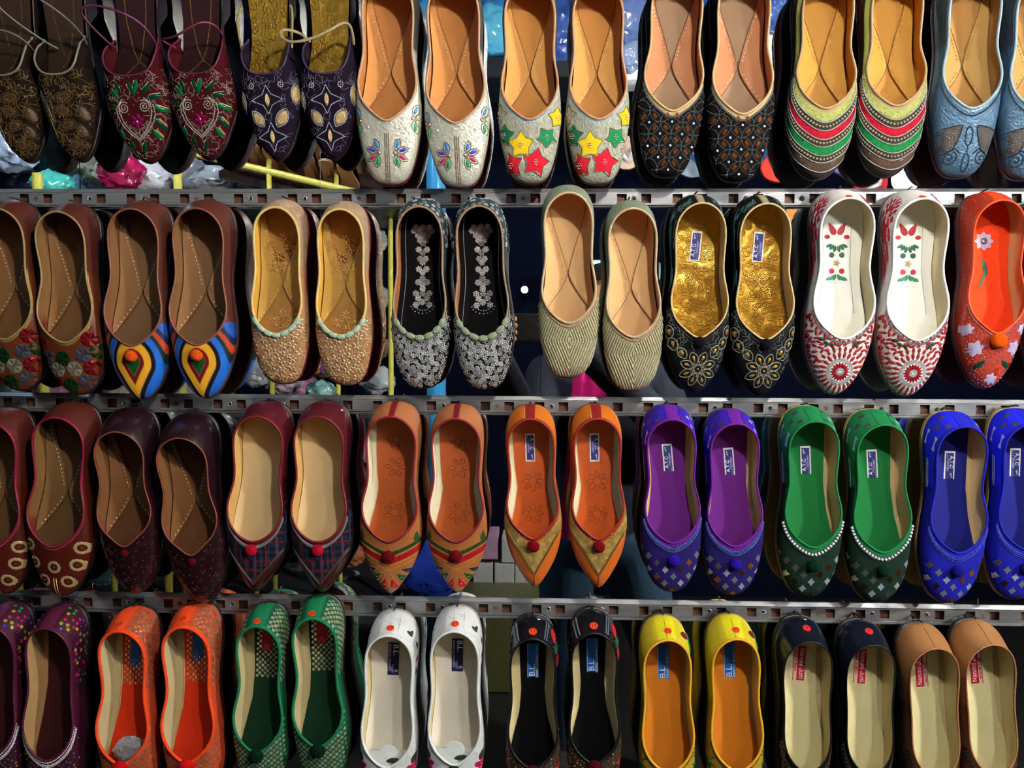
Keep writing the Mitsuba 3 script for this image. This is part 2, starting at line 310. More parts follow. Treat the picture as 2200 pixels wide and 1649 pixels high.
    def top_points(s, d, q0, q1, step, lift=.05):
        """The same as 3-D points with normals, by arc length (also on steep sides)."""
        dt, g, nn = s.dtop.reshape(s.ns, s.nt), s.V.reshape(s.ns, s.nt, 3), s.N.reshape(s.ns, s.nt, 3)
        P, N = [], []
        for i in np.where((s.q >= q0) & (s.q <= q1))[0]:
            if dt[i, 0] > d:
                P.append([np.interp(-d, -dt[i], g[i, :, k]) for k in range(3)]); N.append([np.interp(-d, -dt[i], nn[i, :, k]) for k in range(3)])
        PN = resample(np.hstack([P, N]), step) if len(P) > 2 else np.zeros((0, 6))
        N = PN[:, 3:] / (np.linalg.norm(PN[:, 3:], axis=1, keepdims=True) + 1e-9)
        return PN[:, :3] + N * lift, N
    def heel_pts(s, pred, lift=.03):
        """Upper vertices of the heel for which pred(x, dtop, u) holds: random places for sequins there."""
        k = np.where(s.heel & pred(s.x, s.dtop, s.u) & (s.N[:, 1] > -.5))[0]; return s.V[k] + s.N[k] * lift, s.N[k]
    # the common parts
    def body(s, bsdf, sole='#2a1710', sole_b='m_leather', bind=None, bind_b='m_leather', lining='#b98a55', lining_b='m_suede', insole='#c08a50', insole_b='m_suede', insole_paint=None,
             bind_r=.17, flaps=None, flap_b=None, stitch='#f6e6cc', sole_h=.55, heel_block=0.0, ins_k=.93, flap_paint=None, stitch_r=.07, flap_open=.0, ins_w=None, vamp_lining=None):
        s.col = np.clip(s.col * (1 + s.grain * (meshkit.noise(s.V * 9.0, 3)[:, None] - .5 + meshkit.noise(s.V * 23.0, 5)[:, None] - .5)), 0, 1)
        s.upper = (s.V + s.N * s.dis[:, None], s.Fq, s.col)
        s.add('upper', s.upper, bsdf + '_v', True)
        L, q = s.L, np.linspace(0, QN, 113)[:-1]
        c = s.c_spl(q); c = np.stack([c[:, 0], -c[:, 1] * L], 1)
        zz, sc = [.40, .30, -.30 * sole_h, -sole_h, -sole_h], [1.0, 1.035, 1.035, 1.0, 0.0]     # outsole
        ctr = np.array([0, -.5 * L]); rings = []
        for z, k in zip(zz, sc):
            kk = np.array([k, 1 + (k - 1) * .35]) if k else np.array([0, .9]); p = ctr + (c - ctr) * kk; hb = 0
            rings.append(np.column_stack([p, np.full(len(c), z)]))
        if heel_block:
            m = np.clip((.30 * L + c[:, 1]) / (.06 * L), 0, 1)
            for r in rings[2:]: r[:, 2] -= heel_block * m
        g = np.stack(rings, 1); s.add('sole', (g.reshape(-1, 3), tris(grid_faces(len(q), len(zz), True)), np.tile(C(sole), (len(q) * len(zz), 1))), sole_b, 40)
        # insole: stations x lateral
        uu = np.linspace(.012, .985, 60); qs = np.linspace(0, 7, 600); cs = s.c_spl(qs); mono = np.maximum.accumulate(cs[:, 1])
        s.w = lambda u: np.interp(u, mono + np.arange(600) * 1e-9, cs[:, 0])
        lx = np.linspace(-1, 1, 25); w = (s.w(uu) - .12 if ins_w is None else np.minimum(s.w(uu) - .12, np.interp(uu, *ins_w)))
        X = w[:, None] * lx[None]; Y = np.broadcast_to(-uu[:, None] * L, X.shape); Z = .62 + .12 * (X / 3.5) ** 2 + .25 * np.exp(-((Y + .45 * L) / 4) ** 2) * (1 - .5 * lx[None] ** 2)
        s.iz = lambda x, u: .62 + .12 * (x / 3.5) ** 2 + .25 * np.exp(-((-u * L + .45 * L) / 4) ** 2) * (1 - .5 * np.clip(x / np.maximum(s.w(u) - .12, .3), -1, 1) ** 2)
        ic = np.tile(C(insole), (X.size, 1)); s.ix, s.iu = X.ravel(), np.broadcast_to(uu[:, None], X.shape).ravel()
        if insole_paint is not None: ic = insole_paint(s, s.ix, s.iu, ic)
        s.add('insole', (np.column_stack([X.ravel(), Y.ravel(), Z.ravel()]), tris(grid_faces(len(uu), 25))[:, ::-1], ic), insole_b, True)
        if ins_w is not None:
            W2 = (s.w(uu) - .10)[:, None] * lx[None]; s.add('footbed', (np.column_stack([W2.ravel(), Y.ravel(), (Z - .14).ravel()]), tris(grid_faces(len(uu), 25))[:, ::-1], np.tile(C(lining), (W2.size, 1))), lining_b, True)
            e = np.concatenate([np.stack([X[:, i], Y[:, i], Z[:, i]], 1) for i in (0, 24)]).reshape(2, -1, 3); lo = e - [0, 0, .16]; g = np.stack([e, lo], 2); nn = len(uu)
            s.add('insole_edge', (g.reshape(-1, 3), np.vstack([tris(grid_faces(nn, 2)), tris(grid_faces(nn, 2))[:, ::-1] + 2 * nn]), np.tile(C(insole) * .6, (4 * nn, 1))), insole_b)
        # lining
        g, gn = s.V.reshape(s.ns, s.nt, 3)[::2, ::4], s.N.reshape(s.ns, s.nt, 3)[::2, ::4]; nr, ncl = g.shape[:2]; g = (g - gn * np.where(np.arange(ncl) < ncl - 2, .15, .07)[None, :, None]); v = g.reshape(-1, 3); f = tris(grid_faces(nr, ncl, True))[:, ::-1]
        if s.mule: f = f[((-v[:, 1] / L)[f] > .37).any(1) & (np.abs(s.h_spl(np.repeat(s.q[::2], ncl)) - .9)[f] > .05).all(1)]
        lc = np.tile(C(lining), (len(v), 1))
        if vamp_lining: lc[-v[:, 1] / L > .60] = C(vamp_lining)
        if len(f): s.add('lining', (v, f, lc), lining_b, True)
        # binding along the topline
        qb = np.linspace(0, QN, 169)[:-1]
        if s.mule: qb = np.linspace(3.25, 10.75, 110)
        tp, hh = s.t_spl(qb), s.h_spl(qb); P = np.column_stack([tp[:, 0], -tp[:, 1] * L, hh])
        s.top3 = P
        if bind: s.add('binding', solid(tube(P, bind_r, 7, closed=not s.mule), C(bind)), bind_b, True)
        # leather flaps folded over the insole, meeting in the middle like an X
        if flaps:
            uf = np.linspace(.08, .67 - flap_open, 44); e = np.interp(uf, [.08, .20, .40, .455, .50, .59, .67], [.86, .62, .13, .015, .14, .56, .95]); wf = s.w(uf) - .10
            for sg in (1, -1):
                k = np.linspace(0, 1, 7); xx = sg * (e[:, None] * wf[:, None] * (1 - k) + wf[:, None] * k); yy = -uf[:, None] * L + 0 * xx
                zz = np.stack([s.iz(xx[:, i], uf) for i in range(7)], 1) + .20 + (.05 if sg > 0 else 0) + .4 * k[None] ** 2
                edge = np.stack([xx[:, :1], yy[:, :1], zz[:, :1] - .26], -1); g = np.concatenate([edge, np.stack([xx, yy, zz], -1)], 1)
                f = tris(grid_faces(44, 8)); f = f[:, ::-1] if sg > 0 else f
                fc = np.tile(C(flaps), (44 * 8, 1))
                if flap_paint is not None: fc = flap_paint(s, g.reshape(-1, 3), fc)
                s.add('inner_flap', (g.reshape(-1, 3), f, fc), flap_b or lining_b, 50)
                s.add('flap_edge', solid(tube(g[:, 1] + [0, 0, .0], .04, 5), C(flaps) * .22), 'm_leather', True)  # dark cord standing in for the shadow line along the flap edge
                if stitch:
                    us = np.r_[np.arange(.13, .435, .0195), np.arange(.49, .655 - flap_open, .0205)]; es = np.interp(us, uf, e) * np.interp(us, uf, wf) + .36
                    xs = sg * es; ok = es < np.interp(us, uf, wf) - .05; xs, us = xs[ok], us[ok]
                    Ps = np.column_stack([xs, -us * L, s.iz(xs, us) + .27]); an = np.where(us < .46, sg * -.22, sg * .45)
                    s.add('stitching', blobs(Ps, np.tile([0, 0, 1.0], (len(Ps), 1)), (stitch_r, stitch_r * 2.2, stitch_r * .8), C(stitch), an, 0), 'm_thread', True, 'stuff')
    def pom(s, v, r, col, x=0.0, lift=.45, seed=1, flat=.8):
        P, N, ok = s.on([[x, v]], r * lift)
        if not len(P): return
        m = _ico[2]; d = m.vertices; k = 1 + .16 * (meshkit.noise(d * 6, seed) - .5) + .10 * (meshkit.noise(d * 14, seed + 3) - .5)
        vv = (d * k[:, None] * r) @ np.diag([1, 1, flat]); fr = frames(N)[0]
        cc = np.asarray(col)[None] * (.45 + .5 * meshkit.noise(d * 9, seed + 5))[:, None]
        s.add('pom_pom', (vv @ fr.T + P[0], m.faces, cc), 'm_wool', True)
    def tag(s, u, w, l, fields, texts, rot=0.0, x=0.0, lines=()):
        """A printed label on the insole; texts: (string, capital height, x, y, colour) in the label's plane, reading upwards."""
        z = float(s.iz(np.array([x]), np.array([u]))[0]) + .05; c, sn = math.cos(rot), math.sin(rot)
        def put(v): v = np.asarray(v, float); return np.column_stack([x + v[:, 0] * c - v[:, 1] * sn, -u * s.L + v[:, 0] * sn + v[:, 1] * c, z + v[:, 2]])
        ms = []
        for i, (fx, fy, fw, fl, col) in enumerate([(0, 0, w, l, fields[0])] + list(fields[1:])):
            b = trimesh.creation.box([fw, fl, .03]); v = b.vertices + [fx, fy, .012 * i + .02]; ms.append((put(v), b.faces, np.tile(C(col), (len(v), 1))))
        s.add('label', join(ms), 'm_print', False, None, 'printed fabric label on the insole')
        ms = []
        for tx, hgt, lx, ly, col, up in texts:
            t = trimesh.Trimesh(*_text(tx)); v = np.array(t.vertices) * [hgt, hgt, 1]
            v = np.column_stack([-v[:, 1], v[:, 0], v[:, 2] * .02 + .055]) if up > 0 else np.column_stack([v[:, 1], -v[:, 0], v[:, 2] * .02 + .055])
            v[:, :2] += [lx, ly]; ms.append((put(v), t.faces, np.tile(C(col), (len(v), 1))))
        for fx, fy, fw, fl, col in lines:
            b = trimesh.creation.box([fw, fl, .02]); v = b.vertices + [fx, fy, .06]; ms.append((put(v), b.faces, np.tile(C(col), (len(v), 1))))
        s.add('label__lettering', join(ms), 'm_print')
    def sticker(s, txt, x=0.0, d=1.2, r=.42, col='#ff4a24', rot=0.0):
        """A round price sticker on the back of the heel, its number upside down."""
        k = np.where(s.heel & (s.u < .2))[0]; k = k[np.argmin((s.x[k] - x) ** 2 + (s.dtop[k] - d) ** 2)]
        P, N = s.V[k], s.N[k]; b = np.array([0, 0, 1.0]) - N * N[2]; b /= np.linalg.norm(b); a = np.cross(b, N)      # b: towards the topline
        c, sn = math.cos(rot), math.sin(rot); a, b = a * c + b * sn, b * c - a * sn
        g = np.arange(20) * np.pi / 10; ring = lambda rr, z: P + np.cos(g)[:, None] * a * rr + np.sin(g)[:, None] * b * rr + N * z
        v = np.vstack([[P + N * .085], ring(r, .08), ring(r, -.1)]); j = np.arange(20)
        f = np.vstack([np.stack([j * 0, 1 + j, 1 + (j + 1) % 20], 1), tris(np.stack([1 + j, 21 + j, 21 + (j + 1) % 20, 1 + (j + 1) % 20], 1))])
        s.add('price_sticker', (v, f, np.tile(C(col), (41, 1))), 'm_print', False, None, 'round orange price sticker on the heel')
        t = trimesh.Trimesh(*_text(txt)); hgt = r * .72; vv = np.array(t.vertices) * [hgt, hgt, 1]; wd = vv[:, 0].max() + vv[:, 0].min(); vv[:, 0] -= wd / 2; vv[:, 1] -= hgt / 2
        w1 = P + vv[:, :1] * a + vv[:, 1:2] * b + N * (.088 + vv[:, 2:] * .01); col2 = C('#3a0d08')
        rg = np.stack([ring(r * .84, .09), ring(r * .74, .09)], 1)
        s.add('price_sticker__lettering', join([(w1, t.faces, np.tile(col2, (len(w1), 1))), (rg.reshape(-1, 3), tris(grid_faces(20, 2, True)), np.tile(col2, (40, 1)))]), 'm_print2')
_texts = {}
def _text(t):
    """Lettering with capitals one unit tall, one unit deep."""
    if t not in _texts:
        m = meshkit.text_mesh(t, 1.0, 1.0, bold=True); _texts[t] = (np.array(m.vertices), np.array(m.faces))
    return _texts[t]

# ------------------------------------------------------------------ placing
def place(heel_px, toe_px, L=25.0, tilt=-3.4, yaw=0.0, d_toe=.033, hz=1.6, tz=.8, scale=None, hy=0.0):
    """The pose that puts heel and toe where they hang: shoe frame (cm) -> world."""
    base = np.array([[1, 0, 0], [0, 0, -1.0], [0, 1.0, 0]])          # local x, y (up the wall), z (to the viewer) as columns
    def rot(ax, g):
        c, s_ = math.cos(g), math.sin(g)
        return {'x': np.array([[1, 0, 0], [0, c, -s_], [0, s_, c]]), 'y': np.array([[c, 0, s_], [0, 1, 0], [-s_, 0, c]]), 'z': np.array([[c, -s_, 0], [s_, c, 0], [0, 0, 1]])}[ax]
    B = np.array([[1, 0, 0], [0, 0, -1.0], [0, 1.0, 0]])
    def mat(p):
        bx, bz, roll, sc = p
        M = B @ rot('y', math.radians(yaw)) @ rot('z', roll) @ rot('x', math.radians(tilt)) * (.01 * sc)
        o = np.array([bx, 0, bz]); toe = M @ np.array([0, -L, 0]); o[1] = -d_toe - toe[1]
        return M, o
    def err(p):
        M, o = mat(p); a, b = pix(M @ np.array([0, hy, hz]) + o), pix(M @ np.array([0, -L, tz]) + o)
        return np.r_[a - heel_px, b - toe_px]
    h0 = at(*heel_px, .06); r = least_squares(err, [h0[0], h0[2], 0.0, 1.0], x_scale=[.01, .01, .01, .01])
    M, o = mat(r.x); m = np.eye(4); m[:3, :3], m[:3, 3] = M, o
    return m, r.x[3]
_reg = []
def emit_shoe(s, name, poses, label_fn, group=None):
    """The parts of one design become the entries of each of its shoes, sharing their meshes."""
    made = {}
    for i, pose in enumerate(poses):
        kw = dict(pose[2]) if len(pose) > 2 else {}
        m, sc = place(pose[0], pose[1], s.L, **kw); _reg.append((name, i, sc))
        key = numbered(name); labels[key] = {'label': label_fn[i] if isinstance(label_fn, (list, tuple)) else label_fn, 'category': 'shoe'}
        if group: labels[key]['group'] = group
        count = {}; owner = {}
        for j, (k, mesh, bsdf, smooth, kind, lab, only) in enumerate(s.parts):
            if only is not None and only != i: continue
            if j not in made:
                v, f, c = mesh
                made[j] = shape(v, f, c, bsdf, smooth)
            top, _, sub = k.partition('__')
            if sub: kk = owner[top] + '__' + sub
            else:
                n = count.get(k, 0); count[k] = n + 1; kk = k if n == 0 else f'{k}_{n:03d}'; owner[k] = kk
            kk = f'{key}__{kk}'
            scene[kk] = {**made[j], 'to_world': T(m)}
            if kind or lab: labels[kk] = {**({'kind': kind} if kind else {}), **({'label': lab} if lab else {})}
        hooks.append((key, m, s))
hooks = []
def _split(v, f, ang):
    fn = np.cross(v[f[:, 1]] - v[f[:, 0]], v[f[:, 2]] - v[f[:, 0]]); a = np.linalg.norm(fn, axis=1, keepdims=True); u = fn / np.maximum(a, 1e-12)
    order = {}; co = math.cos(math.radians(ang)); groups = [[] for _ in range(len(v))]; nf = np.zeros_like(f); src, acc = [], []
    for i in range(len(f)):
        for k in range(3):
            w = f[i, k]
            for gi in groups[w]:
                nn = acc[gi]
                if nn @ u[i] > co * (np.linalg.norm(nn) + 1e-12): acc[gi] = nn + fn[i]; nf[i, k] = gi; break
            else:
                groups[w].append(len(src)); nf[i, k] = len(src); src.append(w); acc.append(fn[i].copy())
    acc = np.array(acc); return (v[src], np.array(src)), nf, acc / np.maximum(np.linalg.norm(acc, axis=1, keepdims=True), 1e-12)
def shape(v, f, c, bsdf, smooth=False):
    """A ply whose colours are either a vertex attribute (materials ending in _v) or packed, one colour per triangle, into its uv."""
    v, f, c = np.asarray(v, float), np.asarray(f, int), np.asarray(c, float)
    if bsdf.endswith('_v'): return mikit.ply((v, f), bsdf, smooth, color=c)
    n = None
    if smooth is True: n = meshkit.arrays((v, f), True)[2]
    elif smooth is not False: (v, src), f, n = _split(v, f, smooth); c = c[src]
    if np.abs(c[f] - c[f[:, :1]]).max() > 1e-6:                       # colours vary: one colour per triangle
        cf = c[f].mean(1); v, n = v[f].reshape(-1, 3), (None if n is None else n[f].reshape(-1, 3)); f = np.arange(len(v)).reshape(-1, 3); c = np.repeat(cf, 3, 0)
    k = np.round(np.sqrt(np.clip(c, 0, 1)) * 255)
    path = meshkit.write_ply((v, f), False, np.column_stack([k[:, 0] * 256 + k[:, 1], k[:, 2]]), None, normals=n)
    return {'type': 'ply', 'filename': path, 'face_normals': n is None, 'bsdf': {'type': 'ref', 'id': bsdf}}
# ------------------------------------------------------------------ materials
import drjit as dr
def _packed(p, n, uv):
    r = dr.floor((uv.x + .5) / 256); g = uv.x - r * 256; c = mi.Color3f(r, g, uv.y) / 255
    return c * c
VC = mikit.proc(_packed)
VA = {'type': 'mesh_attribute', 'name': 'vertex_color'}
def pr(base=VC, r=.5, m=0.0, **k): return {'type': 'principled', 'base_color': base, 'roughness': r, 'metallic': m, **k}
def two(b): return {'type': 'twosided', 'bsdf': b}
def bump(b, fn, scale, eps=4e-4): return {'type': 'bumpmap', 'arbitrary': mikit.proc(fn, eps), 'scale': scale, 'bsdf': b}
_ns = lambda f: (lambda p, n, uv: mikit.noise(p.x * f, p.y * f, p.z * f))
scene['m_leather'] = two(bump(pr(r=.42, specular=.5), _ns(900), .00012))
scene['m_leather_v'] = two(bump(pr(VA, r=.42, specular=.5), _ns(900), .00012))
scene['m_patent'] = two(pr(r=.2, specular=.6, clearcoat=.6, clearcoat_gloss=.9))
scene['m_patent_v'] = two(pr(VA, r=.2, specular=.6, clearcoat=.6, clearcoat_gloss=.9))
scene['m_suede'] = two(bump(pr(r=.7, specular=.3), _ns(1300), .00010))
scene['m_cloth'] = two(bump(pr(r=.82, specular=.25, sheen=.3), _ns(1600), .00016))
scene['m_cloth_v'] = two(bump(pr(VA, r=.82, specular=.25, sheen=.3), _ns(1600), .00016))
scene['m_velvet'] = two(pr(r=.9, specular=.12, sheen=.5))
scene['m_velvet_v'] = two(pr(VA, r=.9, specular=.12, sheen=.5))
scene['m_metal'] = two(pr(r=.28, m=.7, specular=.8))
scene['m_foil'] = two(bump(pr(r=.42, m=.45, specular=.7), lambda p, n, uv: mikit.fbm(p.x * 420, p.y * 420, p.z * 420, octaves=3), .0011))
scene['m_foil_v'] = two(bump(pr(VA, r=.42, m=.45, specular=.7), lambda p, n, uv: mikit.fbm(p.x * 420, p.y * 420, p.z * 420, octaves=3), .0011))
scene['m_glitter'] = two(bump(pr(r=.38, m=.4, specular=.8), lambda p, n, uv: mikit.noise(p.x * 1100, p.y * 1100, p.z * 1100), .0011, 3e-4))
scene['m_glitter_v'] = two(bump(pr(VA, r=.38, m=.4, specular=.8), lambda p, n, uv: mikit.noise(p.x * 1100, p.y * 1100, p.z * 1100), .0011, 3e-4))
def _emb(p, n, uv):
    a, b, c = mikit.voronoi(p.x * 105, p.z * 105)
    r = mikit.noise(p.x * 260, p.y * 260, p.z * 260)
    return dr.abs(dr.sin(a * 17)) * .6 + r * .6
scene['m_emboss'] = two(bump(pr(r=.36, m=.45, specular=.8), _emb, .0016, 3e-4))
scene['m_emboss_v'] = two(bump(pr(VA, r=.36, m=.45, specular=.8), _emb, .0016, 3e-4))
def _emb2(p, n, uv):
    a, b, c = mikit.voronoi(p.x * 130, p.z * 130)
    return mikit.smoothstep(.16, .26, a) * mikit.smoothstep(.50, .40, a) * .5 + mikit.fbm(p.x * 60, p.y * 60, p.z * 60, octaves=2) * 1.2
scene['m_gold_sheet'] = two(bump(pr(r=.33, m=.7, specular=.7), _emb2, .0022, 3e-4))
scene['m_thread'] = two(pr(r=.55, specular=.5))
scene['m_bead'] = two(pr(r=.22, m=.75, specular=.8))
scene['m_sequin'] = two(pr(r=.15, m=.55, specular=.9))
scene['m_pearl'] = two(pr(r=.18, specular=.7, clearcoat=.6))
scene['m_gem'] = two(pr(r=.1, specular=.9, clearcoat=1.0))
scene['m_wool'] = two(pr(r=1.0, specular=.05, sheen=.6))
scene['m_print'] = two(pr(r=.6, specular=.3))
scene['m_print2'] = two(pr(r=.6, specular=.3))
scene['m_clear'] = two(pr(r=.12, specular=.9, clearcoat=1.0)) if False else pr(r=.12, specular=.8, spec_trans=.6)
# ------------------------------------------------------------------ the display wall: board, mirror strips, slotted rails
X0, X1 = at(-330, 800)[0], at(2540, 800)[0]
def zrow(py): return at(1100, py)[2]
RAILS = [(zrow(405.5), zrow(446)), (zrow(850.5), zrow(890.5)), (zrow(1283.5), zrow(1324.5))]
pitch = RAILS[0][0] - RAILS[1][0]
RAILS = [(RAILS[0][0] + pitch, RAILS[0][1] + pitch)] + RAILS + [(RAILS[2][0] - pitch, RAILS[2][1] - pitch)]
def struct(name, mesh, bsdf, label=None, **k):
    scene[name] = mikit.ply(mesh, bsdf, **k); labels[name] = {'kind': 'structure', **({'label': label} if label else {})}
def box(a, b):
    m = trimesh.creation.box(extents=np.abs(np.subtract(b, a))); m.apply_translation(np.add(a, b) / 2); return m
def cbox(a, b, r=.001):
    """A box with chamfered edges."""
    import manifold3d as mf
    a, b = np.minimum(a, b), np.maximum(a, b); e = []
    for k in range(3):
        lo, hi = np.array(a) + r, np.array(b) - r; lo[k], hi[k] = a[k], b[k]
        e += [[x, y, z] for x in (lo[0], hi[0]) for y in (lo[1], hi[1]) for z in (lo[2], hi[2])]
    m = mf.Manifold.hull_points(np.array(e)).to_mesh()
    return trimesh.Trimesh(m.vert_properties[:, :3], m.tri_verts, process=False)
def _wood(p, n, uv):
    import drjit as dr
    g = mikit.noise(p.x * 9, p.y * 9, p.z * 420) * .6 + mikit.noise(p.x * 40, p.y * 40, p.z * 1500) * .4
    return mikit.mix([.055, .022, .014], [.16, .065, .038], g)
scene['m_board'] = two(pr(mikit.proc(_wood), r=.6))
scene['m_mirror'] = two({'type': 'conductor', 'material': 'none', 'specular_reflectance': rgbs(.80, .84, .86)})
def _alu(p, n, uv):
    g = mikit.noise(p.x * 14, p.y * 3, p.z * 900); s = mikit.fbm(p.x * 22, p.y * 22, p.z * 60, octaves=3)
    return mikit.mix([.26, .275, .29], [.46, .47, .48], g * .6 + s * .4)
scene['m_aluminium'] = two(pr(mikit.proc(_alu), r=.36, m=.8))
scene['m_screw'] = two(pr(rgbs(.16, .09, .06), r=.5, m=.4))
scene['m_steel'] = two(pr(rgbs(.55, .57, .6), r=.3, m=.9))
scene['m_black_metal'] = two(pr(rgbs(.012, .012, .013), r=.35, m=.3))
struct('wall_back', box([X0, .004, RAILS[4][1] - .02], [X1, .03, RAILS[0][0] + .02]), 'm_board', 'brown board behind the rails and mirror strips')
seams = [X0, at(180, 640)[0], at(1162.5, 640)[0], at(2130, 640)[0], X1]
for i in range(4):
    zt, zb = RAILS[i][1] + .0004, RAILS[i + 1][0] - .0004
    for a, b in zip(seams[:-1], seams[1:]):
        if i == 0: zt = RAILS[0][1] + .0004
        k = numbered('mirror_panel'); scene[k] = mikit.ply(cbox([a + .0002, 0, zb], [b - .0002, .0035, zt], .0004), 'm_mirror')
        side = {seams[0]: 'at the far left end', seams[1]: 'left of the seam in the middle', seams[2]: 'right of the seam in the middle', seams[3]: 'at the far right end'}[a]
        row = ['behind the top row of shoes', 'behind the second row of shoes', 'behind the third row of shoes', 'behind the bottom row of shoes'][i]
        labels[k] = {'label': f'mirror strip {row}, {side}', 'category': 'mirror', 'group': 'mirror strips of the display wall'}
from shapely.geometry import box as sbox, Point
HX = {1: (80, 193.2), 2: (44, 155.5), 3: (57, 168)}
per = 0.0
for r, (a, b) in {1: (80, 537), 2: (44, 494), 3: (57, 503)}.items():
    y = (RAILS[r][0] + RAILS[r][1]) / 2; py = {1: 427, 2: 868, 3: 1297}[r]
    per += (at(b, py)[0] - at(a, py)[0]) / 4 / 3
for r, (zt, zb) in enumerate(RAILS):
    name = numbered('slotted_rail')
    where = ['above the top row of shoes', 'between the top and second rows of shoes', 'between the second and third rows of shoes', 'between the third and bottom rows of shoes', 'below the bottom row of shoes'][r]
    labels[name] = {'label': f'aluminium slotted rail {where}', 'category': 'rail'}
    hgt = zt - zb; zf, zl = zt - hgt * .20, zb + hgt * .135           # face from zf down to zl
    zc = (zf + zl) / 2
    hx0 = at(HX[min(max(r, 1), 3)][0], {1: 427, 2: 868, 3: 1297}[min(max(r, 1), 3)])[0]
    centres = [hx0 + per * k for k in range(-6, 30) if X0 + .02 < hx0 + per * k < X1 - .02]
    pl = sbox(X0, zl, X1, zf)
    for c in centres:
        pl = pl.difference(Point(c, zc).buffer(.0029, 10))
        for s_ in (-1, 1): pl = pl.difference(sbox(c + s_ * .0153 - .0061, zc - .0057, c + s_ * .0153 + .0061, zc + .0057))
    m = trimesh.creation.extrude_polygon(pl, .0016, engine='earcut'); v = np.array(m.vertices)
    scene[name + '__face_plate'] = mikit.ply((np.column_stack([v[:, 0], -.0014 - v[:, 2], v[:, 1]]), m.faces[:, ::-1] * 1), 'm_aluminium')
    prof = np.array([[.0035, zt], [-.0016, zt], [-.0036, zf + .0004], [-.0036, zf - .0002], [.0035, zf - .0002]])   # bevelled upper lip
    def prism(pf):
        a, b = np.column_stack([np.full(len(pf), X0), pf]), np.column_stack([np.full(len(pf), X1), pf]); n = len(pf); j = np.arange(n)
        return trimesh.Trimesh(np.vstack([a, b]), np.vstack([tris(np.stack([j, (j + 1) % n, (j + 1) % n + n, j + n], 1)), [[0, k, k + 1] for k in range(1, n - 1)], [[n, n + k + 1, n + k] for k in range(1, n - 1)]]), process=False)
    scene[name + '__upper_lip'] = mikit.ply(prism(prof), 'm_aluminium')
    prof = np.array([[.0035, zl - .0006], [-.0008, zl - .0006], [-.0012, zl - .0016], [-.0052, zl - .0014], [-.0060, zb + .0014], [-.0056, zb], [.0035, zb]])
    scene[name + '__lower_lip'] = mikit.ply(prism(prof), 'm_aluminium')
    g = np.arange(14) * 2 * np.pi / 14
    for k, c in enumerate(centres):
        ring = lambda rr, y: np.column_stack([c + rr * np.cos(g), np.full(14, y), zc + rr * np.sin(g)])
        if k % 3 == 0:
            kk = [i for i in scene if i.startswith(name + '__screw')]; kn = name + '__screw' + (f'_{len(kk):03d}' if kk else '')
            disc = trimesh.creation.cylinder(.0028, .0014, sections=16); disc.apply_transform(trimesh.transformations.rotation_matrix(math.pi / 2, [1, 0, 0])); disc.apply_translation([c, -.0022, zc])
            slot = box([c - .002, -.0031, zc - .0003], [c + .002, -.0028, zc + .0003]); slot.apply_translation([-c, 0, -zc]); slot.apply_transform(trimesh.transformations.rotation_matrix(k * 1.1, [0, 1, 0])); slot.apply_translation([c, 0, zc])
            scene[kn] = mikit.ply(disc, 'm_screw'); scene[kn + '__slot'] = mikit.ply(slot, 'm_black_metal')
        else:
            kk = [i for i in scene if i.startswith(name + '__eyelet')]; kn = name + '__eyelet' + (f'_{len(kk):03d}' if kk else '')
            v = np.vstack([ring(.0036, -.0031), ring(.0030, -.0034), ring(.0016, -.0012), ring(.0018, .0036)]); n = 14; j = np.arange(n)
            f = np.vstack([tris(np.stack([a * n + j, a * n + (j + 1) % n, (a + 1) * n + (j + 1) % n, (a + 1) * n + j], 1)) for a in range(3)])
            scene[kn] = mikit.ply((v, f), 'm_steel')
def test_design(col):
    s = Shoe(); s.col[:] = C(col); s.body('m_leather', bind='#803020'); return s
ROW = {
 'a': [((2,-90),(60,346)),((115,-92),(172,344)),((275,-90),(318,347)),((420,-90),(448,340)),((565,-90),(597,342)),((702,-90),(717,340)),((842,-50),(838,395)),((976,-45),(988,401)),((1139,-40),(1138,393)),((1281,-40),(1284,393)),((1451,-60),(1432,377)),((1588,-60),(1583,387)),((1765,-55),(1756,383)),((1908,-60),(1907,377)),((2074,-60),(2060,379)),((2215,-55),(2202,384))],
 'b': [((22,430),(45,838)),((150,437),(172,845)),((309,430),(304,856)),((445,429),(441,854)),((607,428),(607,823)),((741,432),(744,826)),((907,426),(907,832)),((1030,425),(1044,834)),((1219,397),(1222,809)),((1353,430),(1359,837)),((1498,418),(1492,843)),((1632,419),(1632,848)),((1806,407),(1791,845)),((1960,408),(1945,849)),((2124,412),(2115,833)),((2270,418),(2258,838))],
 'c': [((10,876),(9,1275)),((155,865),(134,1278)),((278,875),(293,1273)),((405,887),(440,1293)),((574,863),(550,1269)),((697,863),(694,1270)),((850,863),(839,1272)),((984,868),(983,1270)),((1139,870),(1149,1258)),((1279,869),(1285,1260)),((1434,870),(1442,1270)),((1568,879),(1571,1277)),((1734,873),(1734,1282)),((1876,880),(1882,1293)),((2047,884),(2033,1293)),((2187,878),(2179,1287))],
 'd': [((15,1297),(0,1712)),((132,1303),(125,1718)),((286,1307),(283,1730)),((418,1298),(425,1727)),((571,1300),(565,1700)),((685,1283),(700,1690)),((846,1317),(835,1735)),((982,1308),(980,1730)),((1145,1325),(1145,1735)),((1273,1313),(1275,1725)),((1425,1326),(1432,1745)),((1568,1324),(1578,1742)),((1720,1329),(1722,1745)),((1852,1336),(1852,1750)),((1981,1343),(1998,1758)),((2097,1335),(2122,1753))]}
